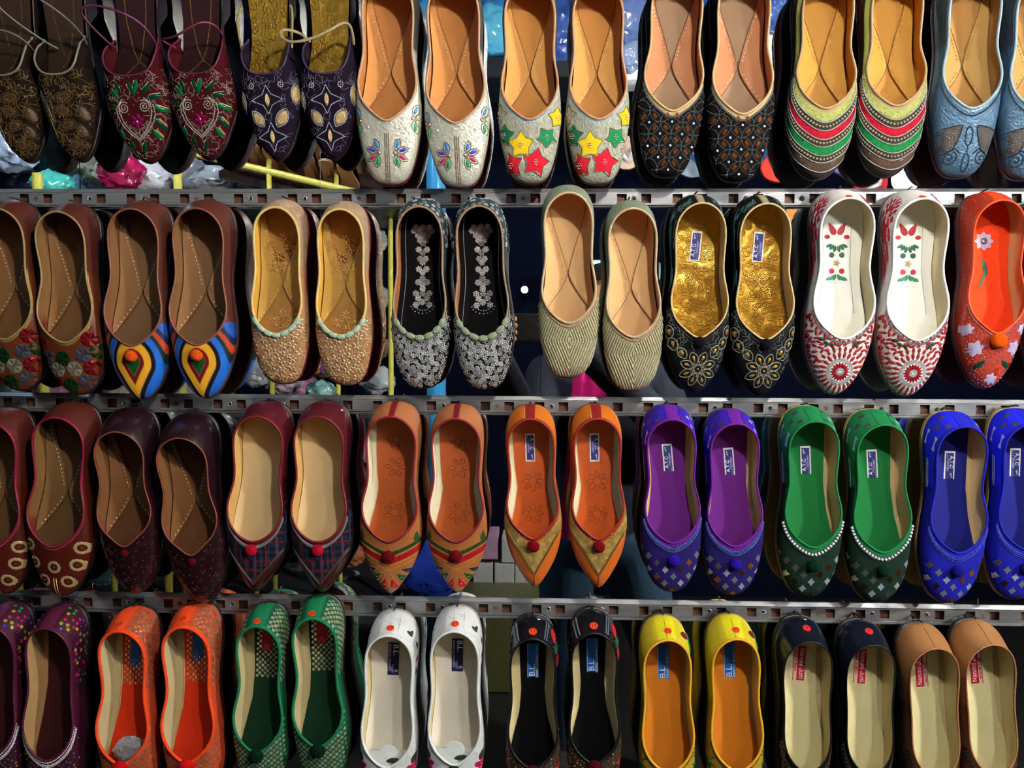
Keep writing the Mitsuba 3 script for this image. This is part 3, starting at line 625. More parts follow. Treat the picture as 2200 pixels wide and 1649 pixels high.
# ------------------------------------------------------------------ the designs, each used for one pair
SILV, GOLD, BRNZ, COPR = C('#d8dce0'), C('#d9b45a'), C('#8a6a3c'), C('#c87850')
def rnd(seed): return np.random.default_rng(seed)
def scribbles(s, n, col, seed, r=.045, region=None, span=(.7, 1.5), amp=.22, avoid=(), on=None, box=(-4.3, 4.3, .3, 10.5)):
    """Looping metal-thread cords scattered over the vamp."""
    g = rnd(seed); out = []
    for _ in range(n):
        x, v = g.uniform(box[0], box[1]), g.uniform(box[2], box[3])
        if region is not None and not region(x, v): continue
        if any(ell(x, v, *a) < 1.15 for a in avoid): continue
        a = g.uniform(0, np.pi * 2); t = np.linspace(0, 1, 22); l = g.uniform(*span)
        ph = g.uniform(0, 6); w = amp * np.sin(t * g.uniform(5, 9) + ph); k = g.uniform(-1, 1)
        px = (t - .5) * l; py = w + k * (t - .5) ** 2
        out.append(np.column_stack([x + px * np.cos(a) - py * np.sin(a), v + px * np.sin(a) + py * np.cos(a)]))
    return s.cords(out, r, col, .10, 4, on=on)
def scatter(n, seed, mind, box, region=None, pts=()):
    g = rnd(seed); out = list(pts)
    for _ in range(n):
        p = np.array([g.uniform(box[0], box[1]), g.uniform(box[2], box[3])])
        if (region is None or region(*p)) and all((p[0] - q[0]) ** 2 + (p[1] - q[1]) ** 2 > mind * mind for q in out): out.append(p)
    return np.array(out)
def stars(s, pts, r, col, on=None, base=None, lift=.03):
    """Loose beads at plan points."""
    P, N, ok = (on or s.on)(np.asarray(pts, float), lift)
    return blobs(P, N, r, np.asarray(col)[ok] if np.ndim(col) == 2 else col, None, base)
def flap_lines(col): return col
ATC = dict(fields=['#e8e8f0', (0, 0, .98, 3.35, '#232a66')], lines=[(.30, -1.2, .05, .75, '#aab0e0'), (.40, -1.2, .05, .75, '#aab0e0'), (-.42, -1.1, .03, 1.1, '#c8ccf0')])
def atc(s, u, rot=0.0, up=1, x=0.0):
    k = up
    fields = ['#e6e6ee', (0, 0, 1.0, 3.4, '#2a3070')]
    tx = [('A.T.C', .46, -.02 * k, -1.35 * k, '#eef0ff', up), ('LTDDABBY', .25, .36 * k, -1.1 * k, '#c4c8f0', up)]
    y = lambda a: a * k
    ln = [(.30 * k, y(-1.42), .04, .45, '#9aa2dc'), (.40 * k, y(-1.42), .04, .45, '#9aa2dc')]
    ln += [(-.24 * k, y(.95 + .1 * i), .10 + .05 * math.sin(i * .9), .09, '#c4c8f0') for i in range(6)] + [(-.30 * k, y(1.42), .07, .20, '#e8eaff'), (-.12 * k, y(1.05), .06, .16, '#e8eaff')]   # a little slipper
    s.tag(u, 1.36, 3.9, fields, tx, rot, x, ln)
def bl_navy(s, u, rot=0.0):
    s.tag(u, 1.4, 4.3, ['#1c1a4a'], [('B.L.', .62, .0, -.0 + 2.0, '#f0f0ff', -1), ('BANSI LAL CHUDIAN', .24, -.56, 2.0, '#b8bce8', -1), ('PUNJABI', .18, -.12, -.55, '#a8ace0', -1), ('JUTTI', .18, -.34, -.75, '#a8ace0', -1), ('S', .40, .22, -1.2, '#f0f0ff', -1)], rot)
def bl_blue(s, u, rot=0.0):
    s.tag(u, 1.45, 4.4, ['#1c56b0', (-.68, 0, .07, 4.4, '#bfe0ff'), (.52, 0, .38, 4.4, '#3a7cd0')], [('B.L.', .70, .22, -2.05, '#dff0ff', 1), ('BANSI LAL & CO.', .26, .64, -2.1, '#dff0ff', 1)], rot)
def nandni(s, u, up=1, rot=0.0):
    k = up
    s.tag(u, 1.5, 4.4, ['#e8c8b8', (-.26 * k, 0, .98, 4.4, '#a81c34'), (.70 * k, 0, .07, 4.4, '#a81c34')], [('Nandni Jutti', .52, -.06 * k, -2.0 * k, '#f4c0cc', up), ('MADE IN INDIA', .26, .58 * k, -1.7 * k, '#a82840', up)], rot)
def _face(n): n = n + [0, 0, 1.6]; return n / np.linalg.norm(n, axis=1, keepdims=True)
DESIGNS = []
def design(row, idx, name, names, **pose_kw):
    if name == 'embroidered_mule': pose_kw = {'tilt': 0.0, 'd_toe': .034}
    """Registers a builder for the shoes idx of a row."""
    def deco(fn): DESIGNS.append((row, idx, name, names, fn, pose_kw)); return fn
    return deco
def pair(a, b): return [a, b]

# ---- top row -----------------------------------------------------------------------------------
MULE = dict(tilt=0.0, d_toe=.034)
def mule(base, insole, insole_b, trim, stitch, wb):
    s = Shoe(mule=True, throat=.605, wh=2.65, ww=2.5, wb=wb, ob=wb * .83, toe='almond', toe_w=.95, throat_h=4.0, ball=.70)
    s.col[:] = C(base)
    s.body('m_velvet', sole='#1a0d0b', bind=trim, bind_b='m_thread', lining=base, lining_b='m_velvet', insole=insole, insole_b=insole_b, heel_block=2.2, bind_r=.13, ins_k=.9)
    w = lambda u: s.w(np.asarray(u))
    for sg in (1, -1):                      # sequin lines that cross like an X on the insole
        us = np.linspace(.05, .58, 50); k = np.interp(us, [.05, .3, .44, .50, .58], [.55, .50, .22, .0, -.75]); pl = np.column_stack([sg * k * w(us), us])
        p = resample(pl * [1, 25], .17) / [1, 25]; P, N, ok = s.on_insole(p, .04)
        s.add('sequin_line', blobs(P, N, (.075, .075, .04), C(stitch) * (.6 + .8 * rnd(4).random((len(P), 1))), None, None), 'm_bead', False, 'stuff')
    s.tag(.13, 1.3, 3.0, ['#2a2c66'], [('A.T.C', .46, .1, -1.2, '#a8b0e0', 1)])
    return s
def strap(s, only, pts, r, col):
    """An elastic back strap: a cord from one side of the vamp round to the other (x, y, z in cm)."""
    p = np.array(pts, float); t = np.linspace(0, len(p) - 1, 60); cs = CubicSpline(np.arange(len(p)), p)
    s.add('back_strap', solid(tube(cs(t), r, 7, flat=.6), C(col)), 'm_leather', True, only=only)
@design('a', (0, 1), 'embroidered_mule', names=['dark bronze beaded mule cut off by the left edge, top row', 'dark bronze beaded mule with a loose dark strap, left of the red mules'])
def _():
    s = mule('#160c08', '#2e1e16', 'm_cloth', '#6f6a60', '#b08a3c', 3.35)
    m = [(0, 4.0, 1.1, .55, .3), (-.3, 5.7, 1.2, .55, -.2), (.2, 7.3, 1.3, .6, .1), (1.6, 3.2, .55, .9, .4), (-1.4, 2.7, .6, 1.0, -.3), (.3, 1.7, .7, .7, 0), (2.2, 5.2, .6, 1.0, .3), (-2.0, 5.0, .6, 1.0, 0)]
    ol = [close(outline('ell', x, v, a, b, r)) for x, v, a, b, r in m] + [close(outline('ell', x, v, a * .6, b * .6, r)) for x, v, a, b, r in m]
    s.add('bead_embroidery', s.beads(ol, .065, .15, C('#b08c48')), 'm_bead', False, 'stuff')
    s.add('cord_embroidery', scribbles(s, 260, C('#8a7448'), 11, avoid=[x[:4] for x in m]), 'm_bead', True, 'stuff')
    for x, v, a, b, r in m: s.add('motif', s.patch(outline('ell', x, v, a * .8, b * .8, r), C('#3a2210'), .03, 2, .03), 'm_thread', True)
    g = scatter(80, 3, 1.2, (-3.5, 3.5, .8, 9)); s.add('rhinestones', stars(s, g, .07, C('#d8d0c0'), base=0), 'm_gem', False, 'stuff')
    s.add('cord_line', s.cords([[(-3.0, 8.2), (-2.4, 6.5), (-2.0, 4.5), (-1.7, 2.6)], [(-2.75, 8.4), (-2.15, 6.6), (-1.75, 4.6)]], .09, C('#7c7462')), 'm_bead', True)
    strap(s, 1, [(3.4, -11.3, 2.4), (2.2, -8.6, 5.0), (-1.4, -6.0, 6.6), (-4.6, -5.2, 6.6), (-5.6, -6.2, 6.0), (-4.6, -8.0, 4.8), (-2.2, -10.2, 2.6), (-.9, -11.0, 1.3)], .12, '#5c6054')
    strap(s, 0, [(3.3, -12.0, 2.2), (2.4, -10.6, 4.0), (.6, -10.0, 5.0), (-1.6, -10.2, 5.0), (-3.2, -11.6, 2.6)], .11, '#4c5048')
    return s
@design('a', (2, 3), 'embroidered_mule', names=['burgundy mule with silver heart and green leaf embroidery, its strap looped over the insole', 'burgundy heart embroidered mule next to the gold lined mules'])
def _():
    s = mule('#38060e', '#22050c', 'm_cloth', '#541430', '#d8b048', 4.05)
    heart = np.array([(0, 2.3), (-1.0, 3.1), (-1.9, 4.2), (-2.35, 5.4), (-2.3, 6.3), (-1.7, 6.9)]); hr = np.array([(0, 2.3), (1.1, 3.2), (2.0, 4.3), (2.4, 5.4), (2.3, 6.4), (1.6, 6.95)])
    sp = [spiral(-1.35, 6.2, .72, .12, 2, .9), spiral(1.2, 6.25, .75, .12, 2, 2.0, sgn=-1)]
    s.add('bead_heart', s.beads([heart, hr, heart * [.86, 1] + [0, .25], hr * [.86, 1] + [0, .25]] + sp, .10, .21, C('#f4f0e8'), base=0), 'm_bead', True, 'stuff')
    for k in range(6):
        a = k * np.pi / 3 + .3; s.add('petal', s.patch(outline('leaf', .05 + .52 * np.cos(a), 4.55 + .52 * np.sin(a), .45, .26, a), C('#8a0f4a'), .07, 2, .05), 'm_sequin', True)
    s.add('flower_centre', s.gem(.05, 4.55, .14, .14, 0, C('#d0d8e0')), 'm_gem', True)
    lv = [(-2.3, 8.0, .9, 2.2), (-1.7, 8.6, .8, 1.9), (-.1, 8.4, .95, 1.9), (.5, 8.6, .9, 1.2), (1.8, 8.3, .9, .7), (2.6, 7.4, .9, .2), (3.0, 6.0, .9, -.3), (2.7, 4.2, .9, -1.0), (-2.9, 6.6, .7, 2.8), (2.1, 3.0, .7, -1.1), (-1.2, 1.9, .7, 1.9), (.3, 1.4, .8, 1.2), (-2.3, 3.2, .7, 2.1)]
    for i, (x, v, l, a) in enumerate(lv):
        s.add('leaf', s.patch(outline('leaf', x, v, l * .98, .30, a), C('#0a4a32') if i % 3 else C('#0f7a48'), .06, 2, .06), 'm_sequin', True)
    th = [np.array([(x + .25 * np.cos(a + 1.6) - l * .6 * np.cos(a), v + .25 * np.sin(a + 1.6) - l * .6 * np.sin(a)), (x + .3 * np.cos(a + 1.6) + l * .7 * np.cos(a), v + .3 * np.sin(a + 1.6) + l * .7 * np.sin(a))]) for x, v, l, a in lv]
    s.add('gold_threads', s.cords(th + [t + [.12, .05] for t in th], .05, C('#c8ac74')), 'm_thread', True, 'stuff')
    s.add('cord_embroidery', scribbles(s, 260, C('#b0a49c'), 21, .045, avoid=[(0, 5.6, 1.6, 1.2)] + [(x, v, .6, .6) for x, v, *_ in lv]), 'm_bead', True, 'stuff')
    s.add('rhinestones', stars(s, scatter(90, 5, .8, (-3.8, 3.8, .5, 10.5)), .06, C('#e8e8e8'), base=0), 'm_gem', False, 'stuff')
    strap(s, 0, [(3.3, -11.8, 2.6), (2.2, -9.2, 5.0), (-.2, -8.0, 6.2), (-2.6, -7.4, 6.4), (-4.0, -7.6, 6.2), (-4.2, -8.4, 5.6), (-3.4, -9.8, 4.0), (-2.4, -11.0, 1.8)], .15, '#4c1c3c')
    strap(s, 1, [(3.4, -10.4, 2.6), (2.9, -9.4, 4.6), (1.4, -9.6, 5.6), (-.6, -10.6, 5.6), (-2.6, -11.0, 5.0), (-3.8, -10.9, 4.2), (-3.0, -11.2, 2.0)], .15, '#5c1838')
    return s
@design('a', (4, 5), 'embroidered_mule', names=['purple black beaded mule with a gold insole, beside the burgundy mules', 'purple black beaded mule with a gold insole, beside the silver jewelled shoes'])
def _():
    s = mule('#150a1c', '#b08a34', 'm_gold_sheet', '#2a2240', '#f0cc58', 3.6)
    def star4(cx, cv, a, b):
        p = [(0, b), (a * .28, b * .38), (a, 0), (a * .28, -b * .38), (0, -b), (-a * .28, -b * .38), (-a, 0), (-a * .28, b * .38), (0, b)]; return np.array(p) + [cx, cv]
    st = [star4(-.1, 6.9, 2.0, 1.7), star4(0, 2.5, 1.8, 1.7)]; dr = [(-1.5, 4.7, 1.15, .62, 2.15), (1.5, 4.7, 1.25, .7, 1.0), (3.3, 7.6, 1.3, .45, 1.5), (-3.4, 7.0, 1.2, .4, 1.6)]
    s.add('bead_outlines', s.beads(st + [close(outline('leaf', *d[:2], d[2], d[3], d[4])) for d in dr], .075, .165, C('#c4d4e4'), base=0), 'm_pearl', True, 'stuff')
    for x, v, a, b, r in dr + [(-.1, 6.9, .95, .34, np.pi / 2), (0, 2.5, .95, .32, np.pi / 2)]:
        s.add('thread_leaf', s.patch(outline('leaf', x, v, a * .86, b * .9, r, 18), C('#8a7048'), .08, 2, .05), 'm_thread', True)
        c, sn = math.cos(r), math.sin(r); L2 = []
        for k in np.linspace(-.7, .7, 6): L2.append([(x + a * .7 * q * c - b * k * (1 - abs(q)) * 1.2 * sn, v + a * .7 * q * sn + b * k * (1 - abs(q)) * 1.2 * c) for q in (-.8, -.2, .5, .9)])
        s.add('thread_strands', s.cords([np.array(l) for l in L2], .035, C('#d8c090'), lift=.13), 'm_thread', True, 'stuff')
    s.add('cord_embroidery', scribbles(s, 200, C('#9088a0'), 31, .042, avoid=[(-.1, 6.9, 1.6, 1.3), (0, 2.5, 1.4, 1.2)] + [d[:2] + (d[2] * .8, d[2] * .8) for d in dr]), 'm_bead', True, 'stuff')
    for x, v in ((-1.9, 8.6), (1.8, 8.6)):
        P = [(x + .3 * np.cos(a), v + .3 * np.sin(a)) for a in np.arange(8) * np.pi / 4]; s.add('bead_flower', stars(s, P + [(x, v)], .1, C('#c8d0d8'), base=0), 'm_pearl', True)
    strap(s, 1, [(3.4, -11.2, 2.6), (3.0, -9.2, 4.6), (1.4, -10.2, 5.6), (-1.0, -11.4, 6.0), (-3.4, -11.8, 6.0), (-4.8, -11.2, 5.8), (-4.9, -10.2, 5.4), (-3.6, -9.9, 4.0), (-2.3, -10.6, 2.2)], .19, '#8a8060')
    for sg in (1, -1): strap(s, 0, [(sg * 3.2, -11.6, 2.4), (sg * 3.4, -9.6, 2.6), (sg * 3.5, -7.6, 2.4), (sg * 3.1, -6.0, 1.6)], .16, '#8a7c4c')
    return s
TAN, TAN2 = '#c88a4c', '#d29a52'
@design('a', (6, 7), 'slip_on_shoe', ['silver shoe with jewelled butterfly toe and tan insole, beside the gold lined mules', 'silver shoe with jewelled butterfly toe and tan insole, beside the star patterned pair'])
def _():
    s = Shoe(wb=4.15, toe='square', throat=.725, vee=.45)
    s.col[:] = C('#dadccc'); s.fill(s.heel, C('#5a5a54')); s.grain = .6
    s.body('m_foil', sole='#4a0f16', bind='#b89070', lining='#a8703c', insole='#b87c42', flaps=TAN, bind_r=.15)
    fl = [(-.95, 3.3), (.95, 3.3), (3.1, 7.3), (-3.2, 7.0)]; cols = ['#2a78c0', '#3a30b8', '#b81c5a', '#0f8a50']
    ol = []
    for fx, fv in fl:
        sg = 1 if fx > 0 else -1
        for k, a in enumerate((1.25, .35, -.55, -1.35)):
            aa = a if sg > 0 else np.pi - a; l = .98; x, v = fx + l * np.cos(aa), fv + l * np.sin(aa)
            s.add('gem', s.gem(x, v, .50, .20, aa, C(cols[k]), .10), 'm_gem', True); ol.append(close(outline('leaf', x, v, .68, .36, aa, 22)))
        ol.append(close(outline('ell', fx, fv, .2, n=8)))
        s.add('pearl', stars(s, [(fx, fv)], .15, C('#e8e4dc'), base=1), 'm_pearl', True)
    ln = [[(x, .25), (x, 5.4)] for x in (-.22, 0, .22)]
    s.add('bead_outlines', s.beads(ol + [np.array(l) for l in ln], .07, .15, C('#a08c64'), base=0), 'm_bead', True, 'stuff')
    s.add('edge_beads', stars(s, s.top_curve(.32), .045, C('#d8d8d0')), 'm_bead', False, 'stuff')
    s.add('foil_flecks', stars(s, scatter(5000, 78, .2, (-4.3, 4.3, .2, 10)), .05, C('#e8e4cc'), lift=.0), 'm_metal', False, 'stuff')
    s.add('pearl', stars(s, [(2.3, 6.2), (-2.3, 6.2)], .13, C('#f0ece4'), base=1), 'm_pearl', True)
    return s
@design('a', (8, 9), 'slip_on_shoe', ['silver glitter shoe with red, yellow and green stars, clear toe', 'silver glitter shoe with coloured stars and a white sticker inside the toe'])
def _():
    s = Shoe(wb=4.1, toe='square', throat=.715, vee=.3, toe_w=1.03)
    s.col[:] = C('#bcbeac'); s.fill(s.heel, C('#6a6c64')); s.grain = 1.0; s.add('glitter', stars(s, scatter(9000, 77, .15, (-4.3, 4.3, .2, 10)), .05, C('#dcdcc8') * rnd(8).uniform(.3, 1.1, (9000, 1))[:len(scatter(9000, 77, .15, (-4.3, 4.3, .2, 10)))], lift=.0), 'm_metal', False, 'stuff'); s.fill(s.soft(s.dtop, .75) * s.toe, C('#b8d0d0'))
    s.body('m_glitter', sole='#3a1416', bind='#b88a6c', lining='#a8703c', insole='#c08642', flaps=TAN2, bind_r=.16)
    st = [(-1.05, 4.2, 1.5, '#e8c81c', .3), (.75, 2.2, 1.55, '#c81830', .1), (-2.3, 1.9, 1.4, '#c01a2c', .5), (2.1, 5.1, 1.15, '#0f7a48', .9), (-3.2, 5.4, 1.25, '#0c5c3c', .2), (3.5, 7.5, 1.15, '#d8b818', .4), (-3.9, 8.0, 1.1, '#d8b818', 0)]
    ed = []
    for x, v, r, c_, a in st:
        pl = outline('star', x, v, r * 1.12, r * 1.12, a, inner=.60); s.add('star', s.patch(pl, C(c_), .06, 3), 'm_cloth', True); ed.append(close(pl))
        P = [(x + .2 * np.cos(k), v + .28 * np.sin(k)) for k in np.arange(6)] + [(x, v)]; s.add('star_beads', stars(s, P, .085, C('#f0b8b0'), base=0, lift=.12), 'm_pearl', True)
    s.add('star_edging', s.cords(ed, .045, C('#6a6440'), lift=.06), 'm_thread', True, 'stuff')
    s.add('edge_cord', s.cords([s.top_curve(.22)], .05, C('#e0e4e0')), 'm_bead', True)
    return s
@design('a', (10, 11), 'slip_on_shoe', ['dark brown beaded shoe with a pale gold collar, left one of its pair', 'dark brown beaded shoe with a pale gold collar, right one of its pair'])
def _():
    s = Shoe(wb=4.2, toe='square', throat=.715, vee=.4)
    s.col[:] = C('#0e0807'); s.fill(s.soft(s.dtop, .55) * (s.u > .45), C('#bda478')); s.fill(s.heel * (s.u < .5), C('#0e0d10'))
    s.body('m_velvet', sole='#0c0808', bind='#c0a274', lining='#b07a50', insole='#a08468', flaps='#b98058', bind_r=.15)
    cs = [(i * 2.7 + (j % 2) * 1.35, .5 + j * 1.35) for i in range(-2, 3) for j in range(0, 8)]
    reg = lambda p: p[np.array([True] * len(p))]
    ol = [close(outline('ell', x, v, 1.36, 1.36, n=30)) for x, v in cs]
    keep = []
    for l in ol:
        r = resample(l, .17); keep.append(r[~((r[:, 1] > 6.6) & (np.abs(r[:, 0]) < (r[:, 1] - 6.6) * .9 + .6))])
    P, N, ok = s.on(np.vstack(keep), .04); dd = s.dtop[np.argmin(np.zeros(1))]
    t = LinearNDInterpolator(np.stack([s.x, s.v], 1)[s.toe & (s.N[:, 2] > .05)], s.dtop[s.toe & (s.N[:, 2] > .05)]); m = t(np.vstack(keep)[ok]) > .75
    s.add('bead_pattern', blobs(P[m], N[m], .08, C('#86a0ac'), None, None), 'm_bead', False, 'stuff')
    st = [(x, v) for x, v in cs if t(x, v) > .9]
    s.add('rhinestones', stars(s, st, .17, C('#e4f0f8'), base=0), 'm_gem', False, 'stuff')
    s.add('bronze_threads', s.cords([np.array([(x + sg * (.45 + .1 * k), v + .95 + .1 * k), (x + sg * (.85 + .1 * k), v + .45 + .1 * k)]) for x, v in st for sg in (-1, 1) for k in (-1, 0, 1)], .06, C('#b0642c')), 'm_bead', True, 'stuff')
    s.add('edge_beads', s.beads([s.top_curve(.62), s.top_curve(.78)], .065, .15, C('#8aa0ac'), base=0), 'm_bead', False, 'stuff')
    fb = scatter(6000, 15, .2, (-4.3, 4.3, .2, 10)); fb = fb[np.nan_to_num(t(fb)) > .85]; s.add('bead_filling', stars(s, fb, .05, np.where((np.arange(len(fb)) % 3 == 0)[:, None], C('#8a4c20'), C('#3c4448')), lift=.0), 'm_bead', False, 'stuff')
    s.add('collar_stitching', s.beads([s.top_curve(.42)], .03, .2, C('#6a5030')), 'm_thread', False, 'stuff')
    return s
@design('a', (12, 13), 'slip_on_shoe', ['striped shoe with red, green and studded bands, left one of its pair', 'striped shoe with red, green and studded bands, right one of its pair'])
def _():
    s = Shoe(wb=4.2, toe='round', throat=.69, vee=.3, toe_w=1.04)
    s.col[:] = C('#2c241e'); K = 1.2; dt = s.dtop / K
    for a, b, c_ in [(.0, .45, '#a88a64'), (.45, 1.35, '#b8c070'), (1.35, 2.25, '#2a251e'), (2.25, 3.0, '#b4142c'), (3.0, 3.85, '#2a251e'), (3.85, 4.6, '#0f7a3c'), (4.6, 5.4, '#2a251e'), (5.4, 6.3, '#4c382c')]:
        s.fill(s.soft(dt, b, .1) * s.soft(-dt, -a, .1), C(c_))
    s.fill(s.heel * (s.u < .07), C('#2a2a30'))
    s.body('m_cloth', sole='#16101a', bind='#a88c68', lining='#b0742c', insole='#bd8a3c', flaps='#c4903c', stitch='#c8a868', bind_r=.16)
    s.add('silver_cord', join([solid(tube(s.top_points(d * K, 3.6, 10.4, .25, .03)[0], .075, 5), C('#dce4e8')) for d in (1.40, 2.2, 3.05, 3.8, 4.65, 5.35, 6.3)]), 'm_bead', True)
    st = []
    for d in (1.80, 3.42, 5.0):
        P, N = s.top_points(d * K, 3.6, 10.4, .42, .05); st.append(blobs(P, N, (.19, .19, .13), C('#d0c4a4'), None, 0))
    s.add('studs', join(st), 'm_bead', True, 'stuff')
    st = []
    for d in (.62, .78, .94, 1.1, 1.24):
        P, N = s.top_points(d * K, 3.6, 10.4, .2, .02); st.append(blobs(P, N, (.08, .09, .06), C('#d8dc90') * (.6 + .7 * rnd(int(d * 100)).random((len(P), 1))), None, None))
    for d, c_ in [(x, '#c81c34') for x in (2.38, 2.55, 2.72, 2.9)] + [(x, '#149048') for x in (3.98, 4.14, 4.3, 4.46)] + [(x, '#6a5440') for x in (5.6, 5.85, 6.1)]:
        P, N = s.top_points(d * K, 3.6, 10.4, .22, .01); st.append(blobs(P, N, (.09, .09, .05), C(c_) * (.5 + .8 * rnd(int(d * 99)).random((len(P), 1))), None, None))
    s.add('sequin_bands', join(st), 'm_sequin', False, 'stuff')
    return s
@design('a', (14, 15), 'slip_on_shoe', ['steel blue shoe with beaded paisleys, beside the striped pair', 'steel blue paisley shoe cut off by the right edge, top row'])
def _():
    s = Shoe(wb=4.15, toe='square', throat=.70, vee=.3)
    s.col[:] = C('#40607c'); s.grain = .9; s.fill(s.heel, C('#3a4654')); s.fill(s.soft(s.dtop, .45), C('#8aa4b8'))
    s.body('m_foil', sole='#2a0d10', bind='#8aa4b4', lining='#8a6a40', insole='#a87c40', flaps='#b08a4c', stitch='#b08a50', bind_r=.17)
    ol = []
    for sg in (1, -1):
        p = outline('drop', 2.3 * sg, 4.3, 1.9, 1.4, 2.4 if sg > 0 else .75, 26); ol += [close(p)]
        s.add('paisley', s.patch(p, C('#3c3a3a'), .04, 3, .04, C('#5a5450')), 'm_glitter', True)
        ol += [spiral(1.9 * sg, 1.9, .85, .1, 1.6, 1.0, sgn=sg), [(2.6 * sg, 2.4), (1.4 * sg, 3.0), (.8 * sg, 2.4)]]
    ol += [close(outline('ell', 0, 4.4, .42, 1.1)), close(outline('ell', 0, 1.4, .40, 1.0)), [(0, 2.4), (0, 3.3)]]
    s.add('bead_pattern', s.beads([np.array(o) for o in ol] + [s.top_curve(.85)], .09, .2, C('#34424e'), base=0), 'm_bead', True, 'stuff')
    s.add('bead_highlights', s.beads([s.top_curve(.70), s.top_curve(1.0)] + [np.array(o) * [1, 1] + [.1, .1] for o in ol], .05, .2, C('#d0e4f0'), base=None), 'm_bead', False, 'stuff')
    s.add('glitter_dots', stars(s, scatter(300, 9, .35, (-4, 4, .4, 9)), .045, C('#a8d0d8')), 'm_bead', False, 'stuff')
    return s

# ---- second row --------------------------------------------------------------------------------
BRN, BRN2 = '#6c4b2b', '#785634'
@design('b', (0, 1), 'slip_on_shoe', ['brown shoe with foil hexagon patches, cut off by the left edge', 'brown shoe with red, green and silver hexagon patches'])
def _():
    s = Shoe(wb=4.3, throat=.735, vee=.3, wh=3.5, toe_w=.98)
    s.col[:] = C('#5a2812'); s.fill(s.heel, C('#4c221a')); s.fill(s.soft(s.dtop, .4) * s.toe, C('#a08a50'))
    s.body('m_leather', sole='#1c0c0a', bind='#8a7448', lining=BRN2, insole=BRN, flaps='#7c5833', vamp_lining='#6a2c24', bind_r=.14)
    pal = {'s': '#a8a890', 'g': '#0f4a24', 'r': '#8a1420', 'b': '#5a6070'}
    hx = [(.6, 3.2, 's'), (1.9, 5.0, 'b'), (2.9, 7.0, 'r'), (3.7, 5.4, 'g'), (-.7, 4.6, 'g'), (-1.7, 3.2, 's'), (2.7, 3.3, 'r'), (-.35, 1.1, 'g'), (1.8, 1.5, 'b'), (-2.9, 4.9, 'b'), (-3.6, 6.6, 'r'), (-2.4, 1.6, 'r'), (-3.7, 3.4, 'g')]
    for x, v, k in hx:
        for j in range(6):
            a0, a1 = j * np.pi / 3, (j + 1) * np.pi / 3; r = 1.05; c = np.array([x, v]); p = [c, c + r * np.array([np.cos(a0), np.sin(a0)]), c + r * np.array([np.cos((a0 + a1) / 2), np.sin((a0 + a1) / 2)]) * .93, c + r * np.array([np.cos(a1), np.sin(a1)])]
            ctr = np.mean(p, 0); s.add('foil_facet', s.patch(ctr + (np.array(p) - ctr) * .92, C(pal[k]) * (.75 + .45 * ((j * 7) % 3) / 2), .06, 1, .07), 'm_metal', False)
    s.add('edge_sequins', s.beads([s.top_curve(.22)], .07, .17, C('#b8a860'), base=0), 'm_bead', False, 'stuff')
    return s
@design('b', (2, 3), 'slip_on_shoe', ['rainbow striped toe shoe with an orange pom, left one of its pair', 'rainbow striped toe shoe with an orange pom, beside the gold embossed pair'])
def _():
    s = Shoe(wb=4.25, toe='almond', throat=.735, vee=.3, wh=3.45)
    x, v = np.abs(s.x), s.v; vc = 4.6
    f = np.where(v > vc, np.hypot(x, (v - vc) * .8), np.where((vc - v) * .885 > x * .467, x * .885 + (vc - v) * .467, np.hypot(x, v - vc)))
    # a tear drop, point towards the toe
    cs = [(0, '#0f4a1c'), (.85, '#6a0f1c'), (1.35, '#e0a428'), (2.15, '#0c1020'), (2.65, '#1c64c8'), (3.30, '#0a2a2c'), (3.75, '#b83c1c'), (4.2, '#14244a'), (4.7, '#1c50a8')]
    s.col[:] = C('#502820')
    for k, (a, c_) in enumerate(cs): s.fill(np.clip((f - a) / .06 + .5, 0, 1) * s.toe, C(c_))
    s.fill(s.heel, C('#502820')); s.fill(s.soft(s.dtop, .16) * s.toe, C('#7a3c2c')); s.fill((s.u < .62), C('#502820'))
    s.body('m_leather', sole='#3a1c14', bind='#7a4a38', lining='#775432', insole='#70543a', flaps='#84603c', bind_r=.13, vamp_lining='#8a4a38')
    ed = []
    for a, _c in cs[1:]:
        g = np.linspace(-.486, 1.45, 24); arc_ = np.column_stack([a * np.cos(g), vc + a * np.sin(g) / np.where(g > 0, .8, 1)]); p0 = np.array([0, vc - a / .467]); p0 = p0 if p0[1] > 0 else arc_[0] + (p0 - arc_[0]) * (arc_[0][1] - .1) / (arc_[0][1] - p0[1])
        for sg in (1, -1): ed.append(np.vstack([p0[None], arc_]) * [sg, 1])
    s.add('edge_stitching', s.beads([e for e in ed if len(e) > 2] + [s.top_curve(.2), np.array([(0, .1), (0, 1.6)])], .04, .17, C('#b89868'), lift=.02), 'm_thread', False, 'stuff')
    s.pom(5.4, .75, C('#e8581c'), .0)
    return s
